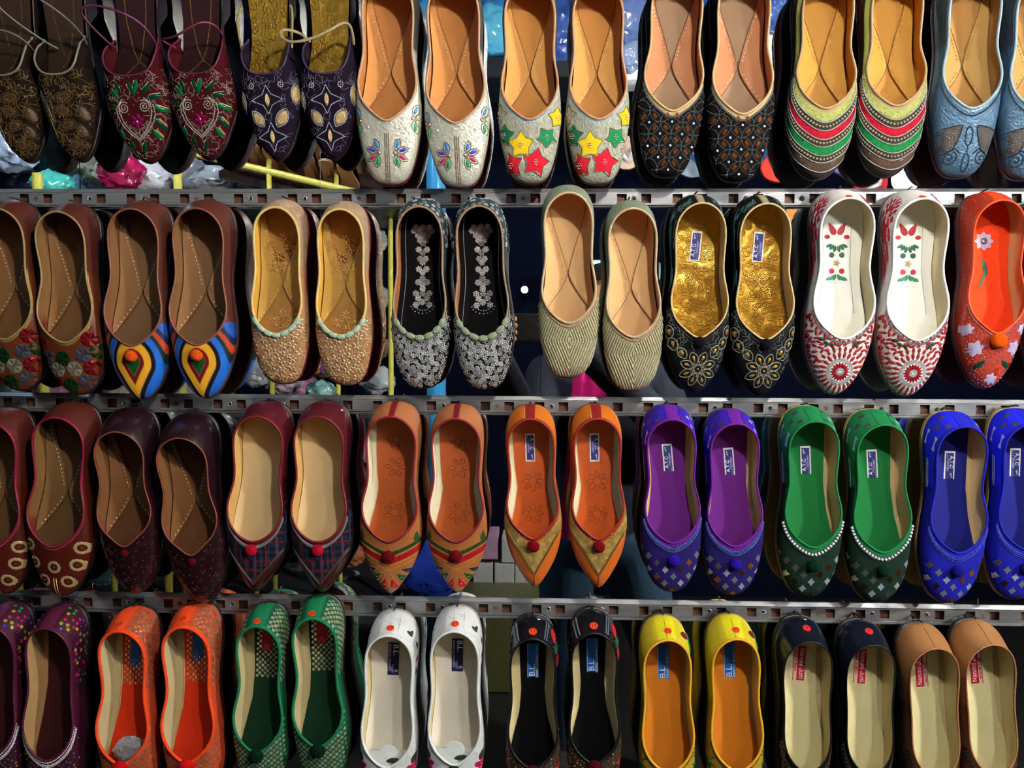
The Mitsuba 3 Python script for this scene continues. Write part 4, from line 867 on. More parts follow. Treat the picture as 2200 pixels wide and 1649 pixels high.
@design('b', (4, 5), 'slip_on_shoe', ['gold embossed shoe with mint scallop trim, left one of its pair', 'gold embossed shoe with mint scallop trim, beside the black and silver pair'])
def _():
    s = Shoe(wb=3.95, toe='square', throat=.735, vee=.0, wh=3.3, toe_w=1.05)
    s.col[:] = C('#d4a070'); s.grain = .5; s.fill(s.heel, C('#d0b090'))
    def ip(s, x, u, c): return c
    s.body('m_emboss', sole='#5a0f18', bind='#d8bc78', lining='#c8983c', insole='#d0a058', insole_b='m_emboss', flaps='#e0b45c', flap_b='m_emboss', stitch='#e8c888', bind_r=.18, stitch_r=.08)
    P, N = s.top_points(.15, 5.0, 9.0, .1, .12); k = np.linspace(0, len(P) - 1, 8); j = ((k[:-1] + k[1:]) / 2).astype(int)
    for i in j:
        t = P[min(i + 2, len(P) - 1)] - P[i - 2]; ang = 0; fr = frames(_face(N[i][None]))[0]; ang = math.atan2(t @ fr[:, 1], t @ fr[:, 0]); s.add('scallop', blobs(P[i:i + 1], _face(N[i:i + 1]), (.66, .36, .24), C('#9cb8a4'), ang, 2), 'm_thread', True, None, 'mint silk scallop')
    fl = scatter(900, 2, .98, (-4, 4, .8, 8.5)); pt = []
    for x, v in fl:
        a0 = rnd(int(100 * v)).uniform(0, 3)
        for q in range(5): a = a0 + q * 2 * np.pi / 5; pt.append(s.patch(outline('leaf', x + .34 * np.cos(a), v + .34 * np.sin(a), .30, .17, a, 8), C('#ecc898'), .05, 1, .08))
    s.add('embossed_flowers', join(pt), 'm_metal', True, 'stuff')
    sp = [spiral(x + .4, v + .3, .3, .06, 1.4, v * 7, 14) for x, v in fl[::2]]; s.add('embossed_scrolls', s.cords(sp, .05, C('#e0b888'), .1, 4), 'm_metal', True, 'stuff')
    pt = []
    for x, u in [(0, .62), (-1.2, .66), (1.3, .67), (.2, .70), (0, .20), (-.6, .30), (.8, .25), (-2.0, .24), (2.0, .27), (-1.6, .36), (1.7, .38), (.1, .36)]:
        for q in range(8): a = q * np.pi / 4 + x; pt.append(s.patch(outline('leaf', .46 * np.cos(a), .46 * np.sin(a), .36, .13, a, 8) * [1, 1 / s.L] + [x, u], C('#e8bc7c'), .3 if u < .6 and abs(x) > .5 else .06, 1, .06, on=s.on_insole))
    s.add('insole_flowers', join(pt), 'm_metal', True, 'stuff')
    return s
@design('b', (6, 7), 'slip_on_shoe', ['black shoe covered in silver sequin flowers, beside the gold embossed pair', 'black shoe covered in silver sequin flowers, right one of its pair'])
def _():
    s = Shoe(wb=4.05, toe='square', throat=.735, vee=.0, wh=3.2, toe_w=1.02)
    s.col[:] = C('#16161a'); s.fill(s.heel, C('#28383e'))
    s.body('m_velvet', sole='#2a1410', bind='#8a7058', lining='#8a5430', insole='#08080b', insole_b='m_velvet', bind_r=.16)
    def flw(pts, on, r=.24, k_=1.0):
        ms = []
        for x, v in pts:
            a0 = rnd(int(abs(x * 31 + v * 17) * 100)).uniform(0, 1)
            q = [(x + r * np.cos(a0 + k * np.pi / 3), v + r * np.sin(a0 + k * np.pi / 3)) for k in range(6)] if k_ == 1.0 else [(x + r * np.cos(a0 + k * np.pi / 3), v + r * k_ * np.sin(a0 + k * np.pi / 3)) for k in range(6)]
            P, N, ok = on(np.array(q + [(x, v)]), .05); ms.append(blobs(P, N, (r * .62, r * .62, .11), C('#eef2f2') * rnd(int(abs(x * 77 + v * 131) * 50)).uniform(.35, 1.0), None, 0 if r < .25 else 1))
        return join(ms)
    s.add('sequin_flowers', flw(scatter(4000, 4, .47, (-4.3, 4.3, .3, 9.5)), s.on), 'm_metal', True, 'stuff')
    hp = scatter(400, 6, .7, (-7, 7, .4, 4.0)); s.add('heel_sequins', flw(hp, s.on_heel, .2), 'm_metal', True, 'stuff')
    col = []
    for u, ws in [(.145, (-.9, 0, .9)), (.165, (-1.2, -.4, .4, 1.2)), (.19, (-.7, 0, .7)), (.215, (-.4, .4)), (.232, (0,)), (.265, (-.55, .55)), (.283, (0,)), (.315, (-.35, .35)), (.335, (0,)), (.37, (-.5, .5)), (.388, (0,)), (.42, (0,)), (.44, (-.6, .6)), (.455, (0,)), (.475, (0,)), (.50, (-.9, 0, .9)), (.525, (-.6, .6)), (.545, (0, -.1)), (.56, (-.9, .9))]:
        for w_ in ws:
            s.add('insole_flower', flw([(w_, u)], s.on_insole, .29, 1 / s.L), 'm_metal', True)
    dots = [(r * np.sin(a), .56 + .035 * abs(np.cos(a)) * r / 1.2) for a in np.linspace(-1.4, 1.4, 9) for r in (1.0, 1.55)]
    s.add('insole_dots', stars(s, dots, .11, C('#c8ccd0'), on=s.on_insole, base=0, lift=.06), 'm_metal', False, 'stuff')
    us = np.linspace(.08, .74, 60); cc = []
    for sg in (1, -1): cc.append(np.column_stack([sg * (s.w(us) - .75), us]))
    s.add('insole_piping', s.cords([c * [1, 1] for c in cc], .07, C('#8a98a4'), .02, on=s.on_insole, lift=.05), 'm_bead', True)
    P, N = s.top_points(.12, 4.9, 9.1, .1, .14); k = np.linspace(0, len(P) - 1, 8); j = ((k[:-1] + k[1:]) / 2).astype(int)
    for i in j:
        t = P[min(i + 2, len(P) - 1)] - P[i - 2]; fr = frames(_face(N[i][None]))[0]; ang = math.atan2(t @ fr[:, 1], t @ fr[:, 0])
        s.add('scallop', blobs(P[i:i + 1], _face(N[i:i + 1]), (.66, .42, .26), C('#76866e'), ang, 2), 'm_thread', True, None, 'sage green silk scallop')
    s.add('collar_cord', s.cords([s.top_curve(.62)], .1, C('#98a0a0')), 'm_bead', True)
    return s
@design('b', (8, 9), 'slip_on_shoe', ['champagne glitter shoe with chevron toe, the higher hung one', 'champagne glitter shoe with chevron toe, the lower hung one'])
def _():
    s = Shoe(wb=4.1, toe='square', throat=.725, vee=.25, toe_w=1.05)
    s.col[:] = C('#a29e7e'); s.grain = .6
    s.fill(s.soft(s.dtop, .62) * s.toe, C('#a89878')); s.fill(s.heel, C('#8a9884'))
    s.body('m_glitter', sole='#3a2a20', bind='#b8a484', lining='#c89c6c', insole='#d8b07c', flaps='#d8ae78', stitch='#e8d0a0', bind_r=.17)
    s.add('collar_cord', s.cords([s.top_curve(.55)], .06, C('#a87c50')), 'm_thread', True)
    ln = []
    for k in np.arange(.15, 6.2, .34):
        for sg in (1, -1):
            vv = np.linspace(.15, 9.5, 80); xx = k - .40 * np.abs(vv - 4.7); m = (xx > 0) & (xx < 4.3)
            if m.sum() > 3: ln.append(np.column_stack([sg * xx, vv])[m])
    t = LinearNDInterpolator(np.stack([s.x, s.v], 1)[s.toe & (s.N[:, 2] > .05)], s.dtop[s.toe & (s.N[:, 2] > .05)])
    ln = [l[np.nan_to_num(t(l)) > .75] for l in ln]; ln = [l for l in ln if len(l) > 3]
    s.add('glitter_ribs', s.cords(ln, .10, C('#d0cca6'), .22, 5, lift=.02), 'm_glitter', True, 'stuff')
    s.add('glitter_flecks', s.beads([l + [g_, 0] for l in ln for g_ in (-.06, .06)], .045, .2, C('#e8e4c4'), lift=.10), 'm_metal', False, 'stuff')
    return s
@design('b', (10, 11), 'slip_on_shoe', ['black velvet shoe with gold foil insole, beside the champagne pair', 'black velvet shoe with gold foil insole, beside the white beaded pair'])
def _():
    s = Shoe(wb=4.15, toe='almond', throat=.725, vee=.45, toe_w=1.02)
    s.col[:] = C('#0e0e12'); s.fill(s.heel * (np.abs(s.x) < .42) * (s.u < .12), C('#8a8468'))
    s.body('m_velvet', sole='#08080a', bind='#c8b078', lining='#d0c094', lining_b='m_leather', insole='#c89430', insole_b='m_gold_sheet', bind_r=.13)
    atc(s, .255, -.10)
    c = (0, 3.0); ol = []; g = []
    for k in range(8):
        a = k * np.pi / 4 + .39; x, v = c[0] + 1.45 * np.cos(a), c[1] + 1.40 * np.sin(a); ol.append(close(outline('leaf', x, v, .82, .50, a, 20))); g.append((x, v, a))
    for x, v, a in [(-2.0, 5.0, 2.2), (2.0, 5.2, 1.0), (-3.1, 6.1, 1.9), (3.0, 6.2, 1.2), (-3.6, 7.6, 1.7), (3.5, 7.6, 1.4)]: ol.append(close(outline('leaf', x, v, .85, .5, a, 20))); g.append((x, v, a))
    ol.append(close(outline('ell', *c, .48)))
    s.add('silver_cords', s.cords(ol, .065, C('#c8ccb8')), 'm_bead', True, 'stuff')
    for x, v, a in g: s.add('gold_drop', s.patch(outline('drop', x, v, .36, .17, a + np.pi, 14), C('#d8a848'), .06, 2, .05), 'm_metal', True)
    s.add('gold_stud', s.gem(*c, .16, .16, 0, C('#a06a30')), 'm_gem', True)
    s.add('bead_ring', s.beads([close(outline('ell', *c, .62)), close(outline('ell', *c, .95))], .06, .16, C('#dce0d0')), 'm_bead', False, 'stuff')
    s.add('cord_embroidery', scribbles(s, 120, C('#a8b0a4'), 41, .04, avoid=[(0, 3.0, 2.4, 2.4)], region=lambda x, v: v < 6.2 or abs(x) > 1.6), 'm_bead', True, 'stuff')
    s.add('heel_embroidery', scribbles(s, 90, C('#7aa8a8'), 43, .04, on=s.on_heel, box=(-8, 8, .4, 3.6), region=lambda x, v: abs(x) > 1.0), 'm_bead', True, 'stuff')
    z = s.top_curve(.75); s.add('collar_scroll', s.beads([s.top_curve(.55), s.top_curve(1.0)], .05, .15, C('#d0d4c8')), 'm_bead', False, 'stuff')
    s.pom(6.35, .72, C('#15131a'), 0, .3)
    return s
@design('b', (12, 13), 'slip_on_shoe', ['white shoe with red petal beadwork, beside the black and gold pair', 'white shoe with red petal beadwork, beside the orange beaded shoe'])
def _():
    s = Shoe(wb=4.3, toe='almond', throat=.735, vee=.3, wh=3.5, toe_w=1.03)
    s.col[:] = C('#d4d0cc'); s.fill(s.soft(s.dtop, .35), C('#e8ecee'))
    def ip(s, x, u, c):
        return c
    s.body('m_leather', sole='#50504c', bind='#eef2f4', lining='#cfc4a4', insole='#f2f4f0', insole_b='m_leather', insole_paint=ip, bind_r=.14)
    RED, GRN = C('#b41c34'), C('#1f5a44')
    c = (.0, 2.7); rings = [(.78, 18, .34, .13), (2.05, 22, .42, .18), (2.75, 26, .34, .17)]; pts = []
    for R_, n, a, b in rings:
        for k in range(n):
            g = k * 2 * np.pi / n; x, v = c[0] + R_ * np.cos(g), c[1] + R_ * np.sin(g) * 1.0; s.add('petal', s.patch(outline('leaf', x, v, a, b, g, 10), RED, .06, 1, .05, C('#c86a60') if R_ > 1 else RED), 'm_sequin', True)
    sp = [p for p in scatter(2500, 12, .44, (-4.3, 4.3, .3, 9.5), lambda x, v: math.hypot(x, v - 2.7) > 3.1 and v < 10)]
    ms = [s.patch(outline('leaf', x, v, .34, .16, rnd(int(v * 99)).uniform(0, 3), 8), RED, .06, 1, .05, C('#b85a58')) for x, v in sp[::1]]; s.add('scattered_petals', join([m for m in ms if m]), 'm_sequin', True, 'stuff')
    s.add('beads', join([s.beads([close(outline('ell', *c, r_, n=30)) for r_ in (.22, .40, 1.25, 1.42, 1.58)], .065, .16, C('#c8d4dc'), base=0), stars(s, sp, .075, C('#c8c4c0'), base=0),
        stars(s, scatter(2500, 13, .26, (-4.2, 4.2, .2, 8.5), lambda x, v: math.hypot(x, v - 2.7) > 2.2), .06, C('#b8a498'), base=None)]), 'm_bead', False, 'stuff')
    for x, v, a in [(-1.9, 6.1, 2.6), (-1.3, 5.9, 2.0), (1.9, 6.2, .5), (1.4, 5.9, 1.1), (-2.5, 6.6, 2.9)]: s.add('leaf', s.patch(outline('leaf', x, v, .45, .2, a), GRN, .06, 1, .05), 'm_sequin', True)
    st = [];
    for d in (.42, .62): P, N = s.top_points(d, 4.2, 9.8, .2, .05); st.append(blobs(P, N, .09, C('#b4b8b8'), None, 0))
    s.add('bead_trim', join(st), 'm_bead', True, 'stuff')
    for sg in (1, -1):
        for R_, n in ((.5, 10), (1.05, 16)):
            for k in range(n):
                g = k * 2 * np.pi / n; s.add('heel_petal', s.patch(outline('leaf', sg * 3.1 + R_ * np.cos(g), 1.9 + R_ * np.sin(g), .26, .13, g, 8), RED, .06, 1, .05, on=s.on_heel), 'm_sequin', True)
        hb = [(sg * 3.1 + r * np.cos(a), 1.9 + r * np.sin(a)) for r in (.25, .8, 1.4) for a in np.arange(0, 6.28, .3 / r)]; s.add('heel_beads', stars(s, hb + [tuple(p) for p in scatter(120, 8, .4, (1.5 if sg > 0 else -7, 7 if sg > 0 else -1.5, .5, 3.5))], .08, C('#b8b0c4'), on=s.on_heel, base=0), 'm_bead', False, 'stuff')
    # embroidered insole: paisleys, leaves, dots
    on = s.on_insole
    def ii(kind, x, u, a, b, r, col): s.add('insole_motif', s.patch(outline(kind, 0, 0, a, b, r, 14) * [1, 1 / s.L] + [x, u], C(col), .04, 1, .03, on=on), 'm_thread', True)
    for sg in (1, -1):
        ii('drop', .62 * sg, .185, .85, .38, np.pi / 2 + sg * .5 + np.pi, '#a01c28'); ii('ell', 1.2 * sg, .225, .35, .26, 0, '#b02030')
        ii('ell', .62 * sg, .315, .33, .33, 0, '#1c4a3c'); ii('ell', .62 * sg, .395, .33, .33, 0, '#c01c34')
        for k in range(3): ii('leaf', (.25 + .35 * k) * sg, .285 - .008 * k, .42, .2, np.pi / 2 - sg * (.3 + .4 * k), '#1f5a40'); ii('leaf', (.25 + .35 * k) * sg, .425 + .004 * k, .42, .2, np.pi / 2 - sg * (.3 + .4 * k), '#2a7a58')
    ii('star', 0, .355, .5, .5, 0, '#b8a070')
    us = np.linspace(.16, .60, 40)
    s.add('insole_piping', s.cords([np.column_stack([sg * np.interp(us, [.16, .4, .6], [1.75, 1.6, 2.3]), us]) for sg in (1, -1)], .05, C('#c8ccc8'), .02, on=on, lift=.04), 'm_thread', True)
    s.sticker('15', 0, .6, .38)
    return s
@design('b', (14, 15), 'slip_on_shoe', ['orange beaded shoe with an orange pom and flower insole', 'orange beaded shoe almost hidden past the right edge'])
def _():
    s = Shoe(wb=4.2, toe='almond', throat=.725, vee=.5, wh=3.45)
    s.col[:] = C('#982c18'); s.fill(s.soft(s.dtop, .42), C('#d8481c')); s.fill(s.heel * (np.abs(s.x) < .8) * (s.u < .1), C('#d8441c'))
    s.body('m_leather', sole='#3a1410', bind='#e0481c', lining='#b89468', insole='#ee4014', insole_b='m_cloth', bind_r=.14)
    LAV = C('#a8a0c0')
    for x, v, r in [(-2.3, 5.0, 1.05), (2.5, 5.0, 1.0), (-3.4, 7.4, .8), (3.4, 7.4, .8), (0, 1.2, .8)]: s.add('lavender_flower', s.patch(outline('flower', x, v, r, r, .3, 24, 6, .35), LAV, .06, 2, .03), 'm_cloth', True)
    for x, v, a, c_ in [(-1.6, 3.0, .7, '#0f4a34'), (1.6, 3.0, 2.4, '#0f4a34'), (-2.6, 2.6, .9, '#a01c18'), (2.6, 2.6, 2.2, '#a01c18'), (.6, 2.2, 1.2, '#d83c18')]: s.add('leaf', s.patch(outline('leaf', x, v, .8, .32, a), C(c_), .06, 2, .04), 'm_sequin', True)
    pts = scatter(4000, 22, .29, (-4.2, 4.2, .2, 9.5)); s.add('beads', stars(s, pts, .085, C('#b4bcd4'), base=0), 'm_bead', False, 'stuff')
    s.add('heel_beads', stars(s, scatter(500, 23, .42, (-8, 8, .5, 3.6), lambda x, d: abs(x) > 1.1), .085, C('#8a90b8'), on=s.on_heel, base=0), 'm_bead', False, 'stuff')
    P, N = s.top_points(.40, 4.2, 9.8, .22, .05); s.add('bead_trim', blobs(P, N, .085, C('#c8ccd4'), None, 0), 'm_bead', True, 'stuff')
    on = s.on_insole; s.add('insole_flower', s.patch(outline('flower', 0, 0, 1.25, 1.25, 0, 32, 8, .28) * [1, 1 / s.L] + [-.1, .245], C('#c0b0cc'), .05, 2, .02, on=on), 'm_cloth', True)
    s.add('insole_flower__centre', s.patch(outline('ell', 0, 0, .42, .42) * [1, 1 / s.L] + [-.1, .245], C('#8a889c'), .1, 2, .05, on=on), 'm_bead', True)
    us = np.linspace(.33, .50, 14); cv = np.column_stack([-.45 + .35 * np.sin((us - .33) * 30), us]); cv2 = np.column_stack([cv[:, 0] + .45 * np.sin((us - .33) / .17 * np.pi), us])
    s.add('insole_leaf', s.patch(np.vstack([cv, cv2[::-1]]), C('#1c4a2c'), .04, 1, on=on), 'm_thread', True)
    us = np.linspace(.22, .62, 40); s.add('insole_beads', stars(s, np.vstack([np.column_stack([sg * np.interp(us, [.2, .45, .62], [1.7, 1.5, 2.4]), us]) for sg in (1, -1)] + [[(-.9, .165), (.8, .165), (-.8, .32), (.7, .32)]]), .07, C('#e8a078'), on=on, base=0, lift=.03), 'm_bead', False, 'stuff')
    s.pom(6.0, 1.0, C('#ee5a10'), .1, .25)
    return s
# ---- third row ---------------------------------------------------------------------------------
def flower_lines(x, u, r, n, L):
    """Stamped flower outlines on a leather insole (x, u)."""
    out = []
    for k in range(n):
        a = k * 2 * np.pi / n; p = close(outline('leaf', .68 * r * np.cos(a), .68 * r * np.sin(a), .36 * r, .20 * r, a, 12)); out.append(p / [1, L] + [x, u])
    return out
@design('c', (0, 1), 'slip_on_shoe', ['maroon shoe with gold ring embroidery, cut off by the left edge', 'maroon shoe with gold ring embroidery, left of the plain dark pair'])
def _():
    s = Shoe(wb=4.3, toe='almond', throat=.725, vee=.3, wh=3.6)
    s.col[:] = C('#4a140a'); s.fill(s.heel, C('#4c1c16')); s.fill(s.soft(s.dtop, .3), C('#7a1c34'))
    s.body('m_leather', sole='#160808', bind='#7a1430', lining='#74532f', insole='#624729', flaps='#705230', bind_r=.14, vamp_lining='#6a2424')
    for x, v in [(0, 4.2), (1.5, 2.3), (-1.5, 2.3), (2.7, 4.6), (-2.7, 4.6), (3.3, 6.9), (-3.3, 6.9)]:
        g = np.arange(36) * np.pi / 18; rr = .84 + .05 * np.cos(g * 12)
        o, i = np.column_stack([x + rr * np.cos(g), v + rr * np.sin(g)]), np.column_stack([x + .47 * np.cos(g), v + .47 * np.sin(g)])
        Po, No, k1 = s.on(o, .05, .9); Pi, Ni, k2 = s.on(i, .06, .9)
        if len(Po) == 36 and len(Pi) == 36:
            Pm = (Po + Pi) / 2 + (No + Ni) * .035; f = tris(np.vstack([grid_faces(36, 3, True)])); s.add('gold_ring', (np.stack([Po, Pm, Pi], 1).reshape(-1, 3), f, np.tile(C('#f0dca0'), (108, 1))), 'm_metal', True)
            s.add('gold_ring__bead' if False else 'ring_bead', s.gem(x, v, .1, .1, 0, C('#a08050')), 'm_bead', True)
    s.add('stitched_lines', s.beads([[(.16, .3), (.16, 2.7)], [(-.16, .3), (-.16, 2.7)]], .07, .15, C('#c0ac70')), 'm_bead', False, 'stuff')
    s.add('edge_stitching', s.beads([s.top_curve(.35)], .05, .22, C('#b8a890'), lift=.02), 'm_thread', False, 'stuff')
    s.add('scored_lines', s.cords([s.top_curve(.6), s.top_curve(5.4)], .025, C('#3a100a')), 'm_leather', True, 'stuff')
    return s
@design('c', (2, 3), 'slip_on_shoe', ['dark plum leather shoe with stamped toe, leaning right, left one', 'dark plum leather shoe with stamped toe, the lowest in its row'])
def _():
    s = Shoe(wb=4.25, toe='almond', throat=.725, vee=.65, wh=3.6, heel_h=5.6, lean=3.0)
    s.col[:] = C('#200a10'); s.fill(s.heel, C('#1e0c14'))
    s.body('m_patent', sole='#10070a', bind='#7a3c2c', lining='#704a2c', insole='#5e3c24', flaps='#75502e', bind_r=.11, vamp_lining='#7a3c34')
    pts = scatter(500, 33, .75, (-4, 4, .5, 8.5)); s.add('stamped_dots', stars(s, pts, (.13, .13, .06), C('#4a2834'), base=0, lift=0), 'm_patent', True, 'stuff')
    arcs = [arc(x, v, .38, a, a + 150, 8) for (x, v), a in zip(pts[::2], rnd(3).uniform(0, 360, len(pts[::2])))]; s.add('stamped_arcs', s.cords(arcs, .035, C('#48222c')), 'm_patent', True, 'stuff')
    s.pom(6.0, .52, C('#5a0c1c'), .0, .3)
    return s
@design('c', (4, 5), 'slip_on_shoe', ['pointed maroon patent shoe with cream insole, beside the dark plum pair', 'pointed maroon patent shoe with cream insole, beside the butterfly toe pair'])
def _():
    s = Shoe(wb=4.2, toe='point', throat=.715, vee=.1, wh=3.5, toe_w=1.1)
    s.col[:] = C('#300c0e'); s.fill(s.heel, C('#4a1620')); s.fill(s.soft(s.dtop, .55), C('#54161c'))
    s.body('m_patent', sole='#1c0a0a', bind='#6a1c24', lining='#c09a5c', lining_b='m_suede', insole='#dcc494', insole_b='m_suede', bind_r=.15)
    reg = (s.v > 1.5 + 1.30 * np.abs(s.x)) & (s.dtop > .95) & s.toe & (s.u > .5)
    px, pv = s.x, s.v; pl = np.tile(C('#0c0912'), (len(px), 1))
    for w_, per_, c_ in [(.07, 1.3, '#6a1420'), (.05, .9, '#1c3454')]:
        pl = np.where((np.abs((px + .2) % per_ - per_ / 2) < w_)[:, None], C(c_), pl); pl = np.where((np.abs(pv % per_ - per_ / 2) < w_)[:, None], C(c_), pl)
    s.overlay(reg, pl, 'm_cloth', 'tartan_inset', .03)
    V = lambda o: np.array([(-3.9, 1.5 + o + 1.30 * 3.9), (0, 1.5 + o), (3.9, 1.5 + o + 1.30 * 3.9)])
    s.add('v_cord', s.cords([V(-.05), V(-.30)], .055, C('#8a8478')), 'm_bead', True)
    s.add('collar_cords', s.cords([s.top_curve(d) for d in (.60, .76, .92)], .07, C('#b8bcc4')), 'm_bead', True)
    s.pom(6.1, .78, C('#b01430'), -.05, .3, 2)
    g = scatter(40, 3, .3, (-.5, .5, 5.7, 6.6)); return s
@design('c', (6, 7), 'slip_on_shoe', ['tan leather shoe with embroidered butterfly toe, left one of its pair', 'tan leather shoe with embroidered butterfly toe, beside the orange leather pair'])
def _():
    s = Shoe(wb=4.2, toe='point', throat=.71, vee=.3, wh=3.45, toe_w=1.12)
    s.col[:] = C('#985c30'); s.fill(s.heel, C('#9c623e')); s.fill(s.soft(s.dtop, .28), C('#7a1c1c'))
    x, v = np.abs(s.x), s.v; ch = v - .30 * x - .05 * x * x
    for a, b, c_ in [(5.15, 5.85, '#143c14'), (4.1, 5.05, '#960f18'), (3.45, 4.0, '#a05c28')]: s.fill((np.clip((ch - a) / .1, 0, 1) * np.clip((b - ch) / .1, 0, 1)) * s.toe, C(c_))
    s.fill(s.heel * (np.abs(s.x) < .5) * (s.u < .1), C('#6a1420'))
    s.body('m_leather', sole='#4a2412', bind='#80202c', lining='#d8d0b4', lining_b='m_leather', insole='#a04c22', insole_b='m_leather', bind_r=.15, ins_w=([0, .1, .35, .45, .55, .75, 1], [2.9, 2.6, 2.3, 2.0, 2.35, 3.6, 3.2]))
    ed = []
    for a in (5.85, 5.15, 5.05, 4.1, 4.0, 3.45):
        xx = np.linspace(-4.1, 4.1, 60); ed.append(np.column_stack([xx, a + .30 * np.abs(xx) + .05 * xx * xx]))
    dr = [(.62, 1.55, .72, .42, 1.85, '#b01420'), (1.55, 2.5, .72, .40, 2.45, '#1c4a1c'), (2.35, 3.35, .75, .34, 2.9, '#14183c')]
    for X, V_, a, b, r, c_ in dr:
        for sg in (1, -1):
            rr = r if sg > 0 else np.pi - r; pl = outline('drop', X * sg, V_, a, b, rr, 18); s.add('petal', s.patch(pl, C(c_), .04, 2, .03), 'm_leather', True); ed.append(close(outline('drop', X * sg, V_, a * 1.12, b * 1.18, rr, 24)))
            s.add('petal_stud', s.gem(X * sg, V_ - .1, .09, .09, 0, C('#e0d8c0')), 'm_bead', True)
    ed += [[(0, 3.6), (sg * k, 3.6 - abs(3.3 - k))] for sg in (1, -1) for k in (1.1, 2.0)] + [[(0, .4), (0, 3.6)]]
    s.add('gold_stitching', s.beads([np.array(e, float) for e in ed] + [s.top_curve(.34)], .042, .16, C('#d8b880'), lift=.02), 'm_thread', False, 'stuff')
    for sg in (1, -1): s.add('side_leaf', s.patch(outline('drop', 3.5 * sg, 8.0, .7, .3, 1.5, 14), C('#2a4020'), .04, 2, .03), 'm_leather', True)
    s.add('stamped_flowers', s.cords(flower_lines(.1, .34, 1.35, 6, 25) + flower_lines(.15, .58, 1.45, 7, 25) + flower_lines(0, .2, 1.0, 6, 25), .035, C('#6a2c12'), .02, 4, on=s.on_insole, lift=.0), 'm_leather', True, 'stuff')
    s.pom(5.35, .82, C('#6a0f18'), 0, .2)
    return s
@design('c', (8, 9), 'slip_on_shoe', ['orange leather pointed shoe with gold brocade toe, left one of its pair', 'orange leather pointed shoe with gold brocade toe, beside the purple pair'])
def _():
    s = Shoe(wb=4.1, toe='point', throat=.715, vee=.5, wh=3.4, toe_w=1.1)
    s.col[:] = C('#b85a1c'); s.fill(s.heel, C('#b8641c')); s.fill(s.soft(s.dtop, .5), C('#7a1c1c')); s.fill(s.heel * (np.abs(s.x) < .62) * (s.u < .1), C('#7a1c1c'))
    s.body('m_leather', sole='#5a2a10', bind='#8a2420', lining='#d8d0b0', lining_b='m_leather', insole='#b04c1c', insole_b='m_leather', bind_r=.16, ins_w=([0, .1, .35, .45, .55, .75, 1], [2.9, 2.6, 2.3, 2.0, 2.35, 3.6, 3.2]))
    reg = (s.v > 1.95 + 1.70 * np.abs(s.x)) & (s.dtop > .55) & s.toe & (s.u > .5)
    g = meshkit.noise(np.column_stack([s.x * 2.2, s.v * 2.2, s.x * 0]), 5); s.overlay(reg, C('#c8a458') * (.55 + .8 * g)[:, None], 'm_emboss', 'brocade_inset', .05)
    V = lambda o: np.array([(-4.0, 1.95 + o + 1.70 * 4.0), (0, 1.95 + o), (4.0, 1.95 + o + 1.70 * 4.0)])
    s.add('v_cord', s.cords([V(.25), V(-.1)], .075, C('#b08c4c')), 'm_bead', True)
    s.add('seam_stitching', s.beads([V(-.35), [(.14, .1), (.14, 1.8)], [(-.14, .1), (-.14, 1.8)]] + [s.top_curve(.42)], .04, .17, C('#d8a868'), lift=.02), 'm_thread', False, 'stuff')
    s.add('toe_seam', s.cords([[(0, .05), (0, 1.9)]], .06, C('#8a3c14')), 'm_leather', True)
    xs = scatter(90, 6, .4, (-2.8, 2.8, 2.6, 8), lambda x, v: v > 2.5 + 1.75 * abs(x)); s.add('brocade_knots', stars(s, xs, (.16, .10, .08), C('#d8bc78'), base=0), 'm_metal', True, 'stuff')
    s.add('stamped_flowers', s.cords(flower_lines(.1, .42, 1.4, 8, 25) + flower_lines(0, .60, 1.4, 8, 25), .035, C('#7a3012'), .02, 4, on=s.on_insole, lift=.0), 'm_leather', True, 'stuff')
    s.pom(6.15, .82, C('#7a0c18'), 0, .25)
    s.add('heel_cord', s.cords([[(k, .35), (k, 2.8)] for k in (-.66, .66)], .035, C('#d0b080'), on=s.on_heel), 'm_thread', True)
    atc(s, .235, 0, -1, -.15)
    return s
